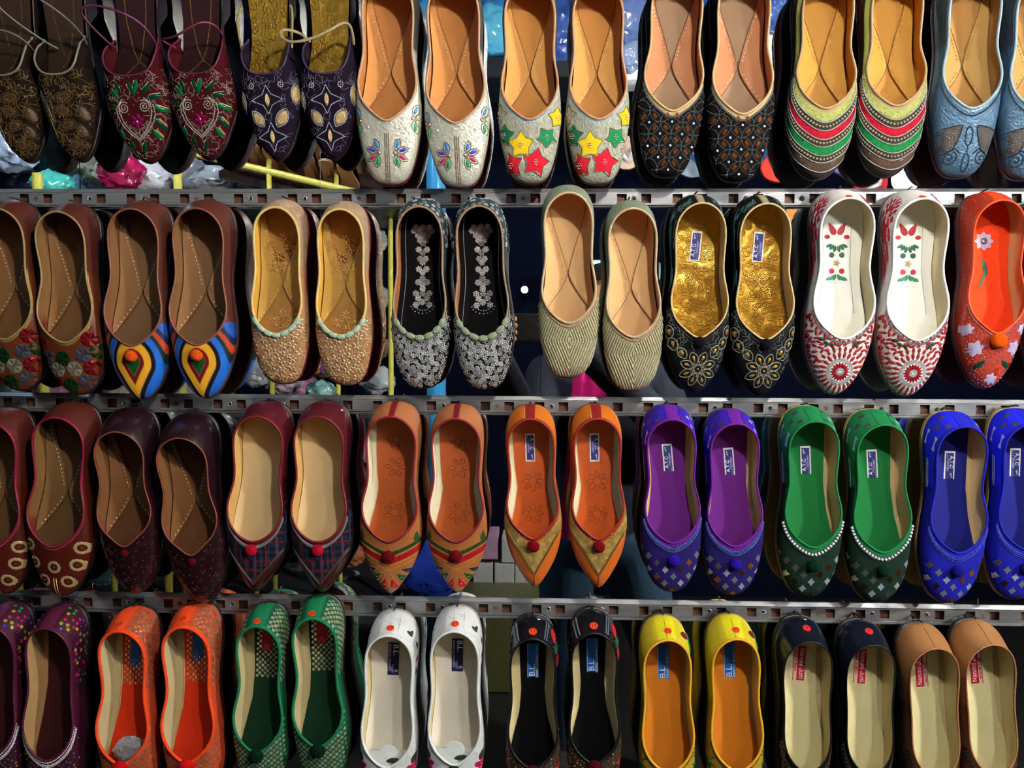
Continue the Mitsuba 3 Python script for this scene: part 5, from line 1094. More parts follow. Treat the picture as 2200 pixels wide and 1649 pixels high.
def diamonds(base, edge, insole, heelc, pomc, trim, seed, labx, lrot, up, yellow_sole):
    s = Shoe(wb=4.2, toe='round', throat=.715, vee=.3, wh=3.45)
    s.col[:] = C(base); s.fill(s.soft(s.dtop, .62), C(edge)); s.fill(s.heel * (s.dtop > .5), C(heelc)); s.fill(s.heel * (np.abs(s.x - .3) < .8) * (s.u < .1), C(edge))
    s.body('m_cloth', sole='#8a7440' if yellow_sole else '#2a2018', bind=edge, bind_b='m_cloth', lining='#d0b88c', insole=insole, insole_b='m_cloth', bind_r=.14, ins_w=([0, .12, .4, .55, .75, 1], [2.8, 2.5, 2.2, 2.6, 3.7, 3.3]))
    g = rnd(seed)
    for j in range(0, 10):
        for i in range(-3, 4):
            x, v = i * 2.1 + (j % 2) * 1.05 + g.normal(0, .03), .55 + j * .95
            if v > 5.0 and abs(x) < (v - 4.0) * 1.1: continue
            br = (i + (j % 2) * 2 + j // 2) % 3 == 0; s.add('foil_diamond', s.patch(outline('diamond', x, v, .46, .56, 0), (C('#b06a30') if br else C('#d4e0f0')) * g.choice([.10, .22, .45, .9, .9]), .035, 2), 'm_metal', False)
    for j in range(3):
        for i in range(-5, 6):
            a, d = i * 1.5 + (j % 2) * .75, .95 + j * .95
            if abs(a - .3) < 1.15: continue
            s.add('heel_foil_square', s.patch(outline('ell', a, d, .36, .36, .78, 4), C('#4a4048') if (i + j) % 2 else C('#a8b4d4'), .035, 1, on=s.on_heel), 'm_foil', False)
    s.add('heel_seam', s.cords([[(k, .3), (k, 3.0)] for k in (-.55, 1.15)], .035, C(edge) * .7, on=s.on_heel), 'm_thread', True)
    s.pom(4.75, .8, C(pomc), 0.05, .3)
    atc(s, .285, lrot, up, labx)
    return s
@design('c', (10, 11), 'slip_on_shoe', ['purple shoe with blue bead trim and foil diamonds, left one of its pair', 'purple shoe with blue bead trim and foil diamonds, beside the green pair'])
def _():
    s = diamonds('#180c58', '#5c1884', '#5c1a76', '#2c149c', '#2a14a0', 'blue', 3, 0, .06, 1, False)
    P, N = s.top_points(.98, 4.25, 9.75, .30, .08); s.add('glass_beads', blobs(P, N, (.15, .15, .13), C('#1c40b0'), None, 1), 'm_gem', True, 'stuff')
    for d in (.72, 1.26): P, N = s.top_points(d, 4.25, 9.75, .18, .06); s.add('silver_beads', blobs(P, N, .08, C('#c8d0e8'), None, 0), 'm_bead', True, 'stuff')
    return s
@design('c', (12, 13), 'slip_on_shoe', ['emerald green shoe with a white pearl collar, beside the purple pair', 'emerald green shoe with a white pearl collar, beside the blue pair'])
def _():
    s = diamonds('#052216', '#0f6c3a', '#106832', '#146a40', '#0a2c1c', 'pearl', 5, 0, .02, 1, True)
    P, N = s.top_points(.95, 4.2, 9.8, .44, .12)
    for k in range(len(P)): s.add('pearl', blobs(P[k:k + 1], N[k:k + 1], .19, C('#d4dce0'), None, 1), 'm_pearl', True)
    for d in (.68, 1.24): P, N = s.top_points(d, 4.2, 9.8, .2, .05); s.add('silver_beads', blobs(P, N, .07, C('#c0c8c8'), None, 0), 'm_bead', True, 'stuff')
    return s
@design('c', (14, 15), 'slip_on_shoe', ['royal blue shoe with a blue bead collar, beside the green pair', 'royal blue shoe cut off by the right edge, third row'])
def _():
    s = diamonds('#0c1290', '#141aa0', '#121870', '#141ecc', '#141878', 'blue', 7, .1, -.03, -1, True)
    P, N = s.top_points(.95, 4.25, 9.75, .30, .08); s.add('glass_beads', blobs(P, N, (.14, .14, .12), C('#2840c0'), None, 1), 'm_gem', True, 'stuff')
    for d in (.70, 1.22): P, N = s.top_points(d, 4.25, 9.75, .2, .05); s.add('silver_beads', blobs(P, N, .075, C('#b0bce8'), None, 0), 'm_bead', True, 'stuff')
    return s

# ---- bottom row --------------------------------------------------------------------------------
def sequin_field(s, n, seed, pal, r=.17, on=None, box=(-4.4, 4.4, .3, 12), region=None, mind=.36):
    pts = scatter(n, seed, mind, box, region); P, N, ok = (on or s.on)(pts, .04); g = rnd(seed + 1); c = np.array([C(p) for p in pal])[g.integers(0, len(pal), len(P))]
    return join([blobs(P, N, (r, r, .05), c, None, 0), blobs(P + N * .05, N, .055, C('#c8d0d8'), None, None)])
@design('d', (0, 1), 'slip_on_shoe', ['maroon shoe with rainbow sequins, cut off by the left edge', 'maroon shoe with rainbow sequins, left of the orange pair'])
def _():
    s = Shoe(wb=3.75, bulge=.32, throat=.74, vee=.2, wh=3.1, ww=2.7)
    s.col[:] = C('#3a0f24'); s.fill(s.soft(s.dtop, .5), C('#4a1430')); s.fill(s.heel * (np.abs(s.x + .3) < .85) * (s.u < .12), C('#561a3a'))
    s.body('m_leather', sole='#16080c', bind='#4c1434', lining='#a8865c', insole='#38101a', bind_r=.14, ins_w=([0, .12, .4, .55, .75, 1], [2.4, 2.1, 1.85, 2.3, 3.2, 3.0]))
    pal = ['#1c7a48', '#a8962c', '#1c2c8a', '#a01c50', '#2c1430', '#146a5a']
    s.add('sequins', sequin_field(s, 1600, 51, pal), 'm_sequin', False, 'stuff')
    s.add('heel_sequins', sequin_field(s, 900, 52, ['#2c9a5c', '#d0b83c', '#2c44b8', '#d02c6c', '#3c1c40'], .26, s.on_heel, (-9, 9, .7, 4), lambda a, d: abs(a + .3) > 1.2, .5), 'm_sequin', False, 'stuff')
    st = []
    for d, r in ((.30, .09), (.72, .10), (.95, .10)): P, N = s.top_points(d, 4.0, 10.0, .22, .05); st.append(blobs(P, N, r, C('#d8d8d8'), None, 0))
    s.add('crystal_trim', join(st), 'm_gem', True, 'stuff')
    return s
def checks(base, ins, foil, bindc, pomc, hstrip, seed):
    s = Shoe(wb=3.78, bulge=.32, throat=.735, vee=.3, wh=3.1, ww=2.55)
    s.col[:] = C(base); s.fill(s.soft(s.dtop, .45), C(bindc)); s.fill(s.heel * (np.abs(s.x - hstrip) < .95) * (s.u < .12), C(bindc))
    s.body('m_cloth', sole='#2a1010', bind=bindc, bind_b='m_cloth', lining='#bcae84', insole=ins, insole_b='m_cloth', bind_r=.19, ins_w=([0, .12, .36, .5, .62, .78, 1], [2.1, 1.75, 1.5, 1.7, 2.5, 3.3, 3.0]))
    g = rnd(seed)
    def sq(on, box, region, st=.74, r=.275):
        xs, ys = np.meshgrid(np.arange(box[0], box[1], st), np.arange(box[2], box[3], st * .5)); xs = xs + (np.arange(xs.shape[0])[:, None] % 2) * st * .5
        p = np.column_stack([xs.ravel(), ys.ravel()]); p = p[[region(*q) for q in p]]; P, N, ok = on(p, .01)
        return blobs(P, N, (r, r, .05), C(foil) * g.uniform(.6, 1.15, (len(P), 1)), np.full(len(P), .2), None)
    s.add('foil_checks', sq(s.on, (-4.5, 4.5, .2, 11), lambda x, v: True), 'm_metal', False, 'stuff')
    s.add('heel_foil_checks', sq(s.on_heel, (-9, 9, .6, 4.2), lambda a, d: abs(a - hstrip) > 1.15, .74, .285), 'm_metal', False, 'stuff')
    s.add('insole_foil_checks', sq(lambda p, l: s.on_insole(np.column_stack([p[:, 0], p[:, 1] / 25]), .02), (-1.5, 1.5, 2.2, 9.6), lambda x, y: abs(x) < 1.5, .70, .255), 'm_metal', False, 'stuff')
    us = np.linspace(.1, .66, 40); s.add('insole_stitching', s.cords([np.column_stack([sg * np.interp(us, [.1, .36, .5, .66], [1.8, 1.6, 1.75, 2.7]), us]) for sg in (1, -1)], .035, C(foil), .02, on=s.on_insole, lift=.03), 'm_thread', True)
    s.pom(6.3, .95, C(pomc), 0, .3)
    return s
def plastic_wad(s):
    m = trimesh.creation.icosphere(subdivisions=4, radius=1.0); d = m.vertices; k = 1 + .5 * (meshkit.fbm(d * 2.2 + 3, 4, 3) - .5) + .22 * np.abs(meshkit.noise(d * 4.5, 8) - .5)
    v = d * k[:, None] * [2.1, 1.6, .9] + [.1, -17.6, 1.6]; s.add('wad', (v, m.faces, np.tile(C('#8a8a90'), (len(v), 1))), 'm_plastic', 35, None, 'crumpled clear plastic stuffed in the toe')
@design('d', (2,), 'slip_on_shoe', ['bright orange copper checked shoe with clear plastic stuffed in the toe'])
def _():
    s = checks('#b84424', '#d83414', '#dca078', '#e8481c', '#c81414', -.5, 61); s.tag(.235, 1.25, 3.6, ['#1c5cb8'], [('B.L.', .45, .0, -1.5, '#6aa0e0', 1)]); s.sticker('15', -.5, 1.2, .42, '#e8481c'); plastic_wad(s); return s
@design('d', (3,), 'slip_on_shoe', ['bright orange copper checked shoe with a red pom, beside the green pair'])
def _():
    s = checks('#b84424', '#d83414', '#dca078', '#e8481c', '#d81818', -.5, 62); s.tag(.22, 1.25, 3.6, ['#1c5cb8'], [('B.L.', .45, .0, -1.5, '#6aa0e0', 1)]); s.sticker('15', -.6, 1.4, .42, '#e8481c'); return s
@design('d', (4, 5), 'slip_on_shoe', ['green shoe with silver foil checks, beside the orange pair', 'green shoe with silver foil checks, hung higher than its partner'])
def _():
    s = checks('#0c5034', '#07321f', '#d0d4b0', '#107048', '#08281c', -.1, 63); s.tag(.195, 1.3, 2.8, ['#b8142c'], [('RAJ', .40, -.1, -1.1, '#f0b0b0', 1), ('JUTTI', .26, .4, -1.1, '#f0b0b0', 1)]) if False else s.tag(.195, 1.3, 2.8, ['#b8142c'], [], lines=[(-.35 + .22 * i, -1.0 + .1 * ((i * 7) % 3), .07, .9 - .2 * (i % 2), '#e89aa0') for i in range(4)])
    s.sticker('10', -.3, 1.0, .46); return s
@design('d', (6, 7), 'slip_on_shoe', ['white painted flower shoe with a leaf tongue, beside the green pair', 'white painted flower shoe with a leaf tongue, beside the black pair'])
def _():
    s = Shoe(wb=3.78, bulge=.32, throat=.735, vee=.25, wh=3.15, ww=2.8)
    s.col[:] = C('#dde2e4')
    n = meshkit.noise(np.column_stack([s.x * 1.3, s.v * 3, s.h * 2]), 3); s.fill((n > .66) * .25, C('#9aa4a8'))
    s.body('m_leather', sole='#8a8a88', bind='#e8ecee', lining='#c8b888', insole='#eceae2', insole_b='m_leather', bind_r=.17)
    for sg in (1, -1):
        for x, v, r in [(2.5 * sg, 3.9, 1.25), (3.6 * sg, 6.2, 1.0)]:
            for k in range(5): a = k * 1.2566 + .4; s.add('painted_petal', s.patch(outline('ell', x + .6 * r * np.cos(a), v + .6 * r * np.sin(a), .58 * r, .42 * r, a, 14), C('#c01c58'), .025, 2, .01, C('#6a0c30')), 'm_cloth', True)
        for x, v, l, a in [(3.9 * sg, 8.4, 1.0, 1.5), (3.4 * sg, 7.6, .8, 1.1 if sg > 0 else 2.0), (1.2 * sg, 2.4, .9, .7 if sg > 0 else 2.4)]: s.add('painted_leaf', s.patch(outline('leaf', x, v, l, .36, a), C('#22301c'), .025, 2), 'm_cloth', True)
        for a_, d in [(2.6, 2.0), (4.6, 2.6), (7.2, 1.8)]:
            for k in (-.5, .6): s.add('painted_leaf', s.patch(outline('leaf', sg * a_ + .2 * k, d + .3 * k, .52, .24, .6 * sg + k, 12), C('#2c3c22'), .025, 1, on=s.on_heel), 'm_cloth', True)
        s.add('painted_petal', s.patch(outline('leaf', sg * 6.0, 2.3, .8, .3, 1.2, 12), C('#8a1430'), .025, 1, on=s.on_heel), 'm_cloth', True)
    # the leaf tongue that stands up from the throat
    tz = float(np.interp(0, [0], [s.h_spl(7)])) ; yT = -.735 * 25 + .9
    g = np.linspace(0, np.pi, 16); tong = np.vstack([[(-2.3, -.5), (-2.35, .9)], np.column_stack([1.15 * np.cos(g[::-1]), 1.0 + .75 * np.sin(g[::-1])]), [(2.35, .9), (2.3, -.5), (0, -1.2)]])
    def sheet(pl, z, col, key):
        c0 = pl.mean(0); n = len(pl); top = np.column_stack([pl[:, 0], yT + pl[:, 1], tz - .35 - .04 * pl[:, 0] ** 2 * 3 + z]); bot = top - [0, 0, .14]; j = np.arange(n); cc = np.array([[c0[0], yT + c0[1], tz - .3 + z]])
        s.add(key, (np.vstack([top, bot, cc]), np.vstack([np.stack([j, (j + 1) % n, j * 0 + 2 * n], 1), tris(np.stack([j, j + n, (j + 1) % n + n, (j + 1) % n], 1))]), np.tile(C(col), (2 * n + 1, 1))), 'm_leather', 30)
    sheet(tong, 0, '#d4dada', 'tongue')
    for a, l in [(np.pi / 2, 1.3), (np.pi / 2 + .75, 1.1), (np.pi / 2 - .75, 1.1), (np.pi - .1, 1.0), (.1, 1.0)]: sheet(outline('leaf', .75 * l * np.cos(a), -.2 + .75 * l * np.sin(a), .75 * l, .28, a, 12), .12, '#1c2a1c', 'tongue__leaf')
    s.pom(5.9, .75, C('#1c3420'), 0, .3)
    bl_navy(s, .245); s.sticker('15', -.05, 1.35, .46); s.add('heel_seams', s.cords([[(k, .9), (k * .9, 3.4)] for k in (-1.1, -.2, 1.0)], .022, C('#a8b0b8'), on=s.on_heel), 'm_leather', True, 'stuff')
    return s
@design('d', (8, 9), 'slip_on_shoe', ['black shoe with red and green heel beads, beside the white painted pair', 'black shoe with red and green heel beads, hung higher, beside the yellow pair'])
def _():
    s = Shoe(wb=3.72, bulge=.32, throat=.735, vee=.25, wh=3.1, ww=2.7)
    s.col[:] = C('#0c0d14'); s.fill(s.toe * (s.dtop > .5) * (s.u > .55), C('#3a3020'))
    s.body('m_patent', sole='#060608', bind='#0a0b10', lining='#d0c498', lining_b='m_leather', insole='#06070b', insole_b='m_velvet', bind_r=.16, ins_w=([0, .12, .38, .5, .62, .78, 1], [2.2, 1.8, 1.5, 1.75, 2.5, 3.4, 3.0]))
    s.add('sequins', sequin_field(s, 900, 71, ['#6a5a30', '#14301c', '#7a1418', '#3a2c18', '#c87a28']), 'm_sequin', False, 'stuff')
    for sg in (1, -1):
        s.add('heel_stripe', s.beads([[(1.45 * sg, .6), (1.6 * sg, 3.6)], [(1.75 * sg, .6), (1.9 * sg, 3.6)]], .12, .2, C('#8a9aac'), base=0, on=s.on_heel), 'm_metal', False, 'stuff')
        for a, d, w, h, c_ in [(2.9, 2.4, .5, .85, '#a8141c'), (3.9, 1.4, .45, .5, '#0f4a30'), (4.6, 2.6, .45, .5, '#0f4a30'), (5.4, 1.7, .4, .8, '#8a1018')]: s.add('heel_petal', s.patch(outline('ell', sg * a, d, w, h, .5 * sg, 14), C(c_), .1, 2, .12, on=s.on_heel), 'm_cloth', True)
        s.add('heel_glitter', stars(s, scatter(160, 73 + sg, .3, (2.0 if sg > 0 else -6, 6 if sg > 0 else -2.0, .5, 3.6)), .07, C('#8a98a8'), on=s.on_heel), 'm_metal', False, 'stuff')
        for x, v, c_ in [(3.3, 6.2, '#8a1418'), (3.0, 3.6, '#d86a1c'), (3.8, 8.2, '#7a1018')]: s.add('side_petal', s.patch(outline('leaf', x * sg, v, .9, .35, 1.5, 12), C(c_), .05, 2, .03), 'm_cloth', True)
    s.pom(6.3, .95, C('#4a0c18'), 0, .35); bl_blue(s, .235); s.sticker('11', -.05, 1.35, .52); return s
@design('d', (10, 11), 'slip_on_shoe', ['yellow shoe with maroon petals and orange insole, beside the black beaded pair', 'yellow shoe with maroon petals and orange insole, beside the plain black pair'])
def _():
    s = Shoe(wb=3.72, bulge=.32, throat=.735, vee=.2, wh=3.1, ww=2.75)
    s.col[:] = C('#a88a28'); s.fill(s.soft(s.dtop, .5), C('#d8a428')); s.fill(s.heel, C('#c8b828')); s.fill(s.heel * (np.abs(s.x) < 1.1) * (s.u < .12), C('#d8d020'))
    s.body('m_leather', sole='#3a2c10', bind='#d8a42c', lining='#b89a5c', insole='#c4741c', insole_b='m_cloth', bind_r=.17, ins_w=([0, .12, .38, .5, .62, .78, 1], [2.4, 2.2, 2.05, 2.2, 2.8, 3.5, 3.0]))
    for sg in (1, -1):
        for a, d, w, h, c_ in [(2.5, 2.1, .75, .42, '#5a0c20'), (4.3, 2.3, .5, .6, '#0f6a34'), (3.6, 3.1, .5, .55, '#0f6a34'), (4.9, 3.4, .6, .4, '#5a0c20')]: s.add('heel_petal', s.patch(outline('ell', sg * a, d, w, h, .6 * sg, 14), C(c_), .08, 2, .1, on=s.on_heel), 'm_cloth', True)
        for x, v, c_ in [(3.6, 7.0, '#0f6a34'), (3.2, 5.0, '#d8782c'), (2.2, 3.8, '#5a0c18'), (3.6, 3.2, '#5a0c18')]: s.add('side_petal', s.patch(outline('flower', x * sg, v, .7, .7, .3, 20, 5, .4), C(c_), .06, 2, .05), 'm_cloth', True)
    s.add('dark_embroidery', scribbles(s, 130, C('#4a3010'), 81, .05), 'm_thread', True, 'stuff')
    s.add('collar_stitching', s.cords([s.top_curve(.5)], .05, C('#5a3c10')), 'm_thread', True)
    s.add('heel_seam', s.cords([[(0, .1), (0, 3.4)]], .03, C('#7a6a10'), on=s.on_heel), 'm_thread', True)
    s.pom(6.2, .9, C('#4a0814'), 0, .35); bl_blue(s, .235); s.sticker('13', .35, 1.5, .46); return s
def plain(base, bindc, heel, seed, up, bsdf):
    s = Shoe(wb=3.42, bulge=.3, throat=.735, vee=.15, wh=3.2, ww=2.8, heel_h=5.2)
    s.col[:] = C(base); s.fill(s.heel, C(heel))
    s.body(bsdf, sole='#120c0a', bind=bindc, lining='#b0a47c', lining_b='m_suede', insole='#dcd6a4', insole_b='m_suede', bind_r=.11, ins_w=([0, .12, .38, .5, .62, .78, 1], [2.5, 2.25, 2.0, 2.2, 2.9, 3.5, 3.0]))
    P = []
    for d in (1.0, 1.15, 1.9, 2.05): q, n = s.top_points(d, 4.0, 10.0, .2, .03); P.append(solid(tube(q, .05, 5), C('#6a5c40')))
    s.add('collar_braid', join(P), 'm_bead', True)
    q, n = s.top_points(1.5, 4.0, 10.0, .55, .03)
    for k in range(len(q)): s.add('braid_stone', blobs(q[k:k + 1], n[k:k + 1], (.22, .22, .08), C('#3a2c28'), None, 0), 'm_gem', True)
    s.add('heel_seam', s.cords([[(.0, .05), (.0, 3.6)]], .03, C(heel) * .35, on=s.on_heel), 'm_leather', True)
    pal = ['#8a1440', '#1c3c7a', '#1c6a3c', '#6a4a14']
    pts = scatter(60, seed, .2, (-.5, .5, 5.9, 6.9)); P, N, ok = s.on(pts, .1); c = np.array([C(p) for p in pal])[rnd(seed).integers(0, 4, len(P))]; s.add('tassel_pom', blobs(P, N, (.2, .2, .25), c, None, 0), 'm_wool', False)
    nandni(s, .235, up, -.08 if up < 0 else .0)
    return s
@design('d', (12, 13), 'slip_on_shoe', ['plain black shoe with cream insole, beside the yellow pair', 'plain black shoe with cream insole, beside the tan pair'])
def _():
    s = plain('#0b0c12', '#0a0a0e', '#0c1220', 91, -1, 'm_patent'); s.sticker('6', .2, 2.3, .5, '#ee2c2c'); return s
@design('d', (14, 15), 'slip_on_shoe', ['plain tan brown shoe with cream insole, beside the plain black pair', 'plain tan brown shoe with cream insole, last one in the bottom row'])
def _(): return plain('#6a4430', '#9a6848', '#94683f', 93, 1, 'm_leather')
scene['m_plastic'] = two(pr(r=.16, specular=.9, clearcoat=.5))

for row, idx, name, names, fn, kw in DESIGNS:
    s = fn(); emit_shoe(s, name, [ROW[row][i] + ((kw,) if kw else ()) for i in idx], names)
# ------------------------------------------------------------------ hooks that carry the shoes
for key, m, s in hooks:
    k = numbered('shoe_hook')
    z_of = lambda y: (m[:3, :3] @ np.array([0, y, 0.0]) + m[:3, 3])
    sole = m[:3, :3] @ np.array([0, -.9, -.5]) + m[:3, 3]; back = m[:3, :3] @ np.array([0, .28, 1.2]) + m[:3, 3]
    zr = min(RAILS, key=lambda r: abs((r[0] + r[1]) / 2 - back[2] - .02)); zc = float(np.clip(back[2], zr[1] + .003, zr[0] - .012))
    x0 = float(back[0])
    p = np.array([[x0, .0022, zc], [x0, -.006, zc], [x0, -.009, zc - .003], [x0, min(-.009, sole[1] * .5), (back[2] + zc) / 2 + .001], [x0, back[1], back[2] + .0015], [x0, back[1] - .004, back[2] + .0012]])
    t = np.linspace(0, 5, 26); pp = np.stack([np.interp(t, range(6), p[:, i]) for i in range(3)], 1)
    v, f = tube(pp, .0010, 6, up=[1, 0, 0]); scene[k] = mikit.ply((v, f), 'm_black_metal')
    t_ = 'black hook holding the ' + labels[key]['label']; t_ = ' '.join(t_.split()[:16]).rstrip(','); labels[k] = {'label': t_, 'category': 'hook', 'group': 'black hooks that hold the shoes on the rails'}

# ------------------------------------------------------------------ the other side of the aisle, seen in the mirror strips
def plain_bsdf(name, col, r=.6, m=0.0, **k): scene[name] = two(pr(rgbs(*C(col)), r=r, m=m, **k))
plain_bsdf('m_navy', '#050b20', .9, specular=.1); plain_bsdf('m_floor', '#1c1a18', .5); plain_bsdf('m_ceiling', '#1c1c20', .9); plain_bsdf('m_yellow_paint', '#d8cc58', .4); plain_bsdf('m_dark', '#1a1c22', .6)
YB, ZF, ZC = -3.35, -1.45, 1.6
struct('wall_opposite', box([-3.4, YB - .05, ZF], [3.4, YB, ZC]), 'm_navy'); struct('floor', box([-3.4, YB, ZF - .05], [3.4, .03, ZF]), 'm_floor'); struct('ceiling', box([-3.4, YB, ZC], [3.4, .03, ZC + .05]), 'm_ceiling')
struct('wall_left', box([-3.45, YB, ZF], [-3.4, .03, ZC]), 'm_navy'); struct('wall_right', box([3.4, YB, ZF], [3.45, .03, ZC]), 'm_navy')
SM = seen_in_mirror
def put(name, mesh, col, bsdf, label, cat, group=None, smooth=False):
    k = numbered(name); scene[k] = shape(*solid(mesh, C(col) if isinstance(col, str) else col), bsdf, smooth); labels[k] = {'label': label, 'category': cat, **({'group': group} if group else {})}; return k
# the yellow tube rack with its boards
key = 'yellow_rack'; labels[key] = {'label': 'yellow tube rack with bagged goods, mirrored at the left', 'category': 'rack'}
def rod(a, b, r): return tube(np.linspace(a, b, 8), r, 10, up=[1, 0, .3] if abs(b[0] - a[0]) < .1 else [0, 0, 1])
def part(k, mesh, col, bsdf, smooth=30):
    n = sum(1 for q in scene if q == k or (q.startswith(k + '_') and q[len(k) + 1:].isdigit())); kk = k if n == 0 else f'{k}_{n:03d}'
    scene[kk] = shape(*solid(mesh, C(col)), bsdf, smooth); return kk
Y1 = 2.30
for px, top, r in [(80, 372, .020), (380, 305, .017), (576, 250, .010), (722, 330, .009), (838, 445, .011), (236, 900, .012), (545, 900, .010), (362, 1215, .016), (40, 1230, .016)]:
    p = SM(px, top, Y1); part(key + '__post', rod([p[0], p[1], ZF], p, r), '#d8cc58', 'm_leather')
part(key + '__cross_tube', rod(SM(150, 266, Y1), SM(860, 436, Y1), .0145), '#d8cc58', 'm_leather')
shelves = [SM(400, 452, 2.2)[2], SM(400, 884, 2.2)[2], SM(400, 1300, 2.2)[2]]
for z in shelves: part(key + '__shelf_board', box([-2.9, -2.98, z - .02], [-.46, -2.02, z]), '#2c2c30', 'm_leather')
def crumple(seed, sub=3):
    m = trimesh.creation.icosphere(subdivisions=sub); d = np.array(m.vertices); k = 1 + .55 * (meshkit.fbm(d * 1.7 + seed * 3.1, 3, seed) - .5) + .30 * np.abs(meshkit.noise(d * 4 + seed, seed + 1) - .5) + .16 * np.abs(meshkit.noise(d * 9 + seed, seed + 2) - .5)
    return d * k[:, None], np.array(m.faces)
ORD = ['first', 'second', 'third', 'fourth', 'fifth', 'sixth', 'seventh', 'eighth', 'ninth', 'tenth', 'eleventh', 'twelfth', 'thirteenth', 'fourteenth', 'fifteenth', 'sixteenth', 'seventeenth', 'eighteenth', 'nineteenth']
HUES = {'white': '#dcdcdc', 'light grey': '#b8bcc0', 'grey': '#8a8e94', 'dark grey': '#5a6468', 'navy': '#16203c', 'dark teal': '#2c5a5c', 'bright teal': '#4cc0b0', 'light blue': '#8ab0d0', 'blue': '#2a78b0', 'deep blue': '#20406a', 'magenta': '#c81c5c', 'pink': '#d890c0', 'beige': '#c8b890', 'brown': '#8a6a58', 'orange brown': '#b06a44', 'red': '#b03a30', 'plum': '#7a3a5a', 'green': '#3a6a5a', 'violet': '#6a4a8a', 'olive': '#8a8a4a'}
def hue_of(h): a = np.array([int(h[i:i + 2], 16) for i in (1, 3, 5)]); return min(HUES, key=lambda n: np.abs(a - [int(HUES[n][i:i + 2], 16) for i in (1, 3, 5)]).sum())
BAGS = [(20, 318, 62, '#b8c8e0'), (40, 392, 50, '#16203c'), (135, 345, 58, '#2c5a5c'), (112, 402, 44, '#4cc0b0'), (222, 345, 62, '#b0b09c'), (190, 405, 44, '#8ab0d0'), (262, 372, 48, '#c81c5c'), (322, 385, 50, '#dcd8dc'), (412, 378, 44, '#8a8e94'), (462, 392, 42, '#a0a4a8'), (520, 398, 40, '#70747c'), (300, 430, 40, '#a8c0c8'), (60, 300, 40, '#9ab0cc'),
        (530, 600, 34, '#6aa0b8'), (530, 720, 36, '#c8ccd0'), (545, 800, 40, '#a8acb0'), (610, 822, 40, '#c0a8b8'), (655, 835, 38, '#d890c0'), (690, 845, 34, '#8cc0bc'), (800, 520, 34, '#b8bcc0'), (800, 640, 36, '#dcdcdc'), (805, 745, 34, '#b09080'), (812, 815, 38, '#b8c0c8'), (110, 838, 40, '#c890b0'), (20, 835, 36, '#b8bcb8'), (470, 850, 34, '#c0c0b8'), (250, 846, 30, '#d8d8c8'), (395, 852, 30, '#a8b0b8'),
        (500, 925, 36, '#d0d8e0'), (508, 990, 40, '#b0b8c0'), (512, 1060, 40, '#8a949c'), (770, 905, 36, '#e4e8ec'), (775, 965, 36, '#d0d4dc'), (768, 1020, 30, '#8a6a58'), (640, 1150, 40, '#3a4c4c'), (640, 1240, 44, '#5a6468'), (752, 1190, 34, '#b06a44'), (740, 1255, 40, '#98a8a0'), (515, 1255, 40, '#4a8a80'), (230, 1245, 40, '#486a70'), (345, 1245, 36, '#a8b0a8'), (90, 1262, 36, '#b8a890'), (450, 1275, 30, '#607080')]
for i, (px, py, r, c_) in enumerate(BAGS):
    bk = 2.50 + .13 * (i % 3); c0 = SM(px, py, bk); v, f = crumple(i + 1); rad = .92 * r / 1780 * (DIST + bk)
    v = v * rad * [1.0, .9, .85]; p = v + c0; zmin = max([z for z in shelves if z <= c0[2] + .02] or [ZF]); p[:, 2] = np.maximum(p[:, 2], zmin + .001)
    k = numbered('plastic_bag'); scene[k] = shape(p, f, np.tile(C(c_), (len(p), 1)), 'm_plastic', 40)
    tier = 0 if py < 452 else 1 if py < 884 else 2; nth = sorted(b_[0] + b_[1] * .001 for b_ in BAGS if (0 if b_[1] < 452 else 1 if b_[1] < 884 else 2) == tier).index(px + py * .001)
    labels[k] = {'label': f"{hue_of(c_)} crumpled plastic bag, {ORD[nth]} from the left on the mirrored rack's {['upper', 'middle', 'lower'][tier]} shelf", 'category': 'bag', 'group': 'plastic bags heaped on the yellow rack'}
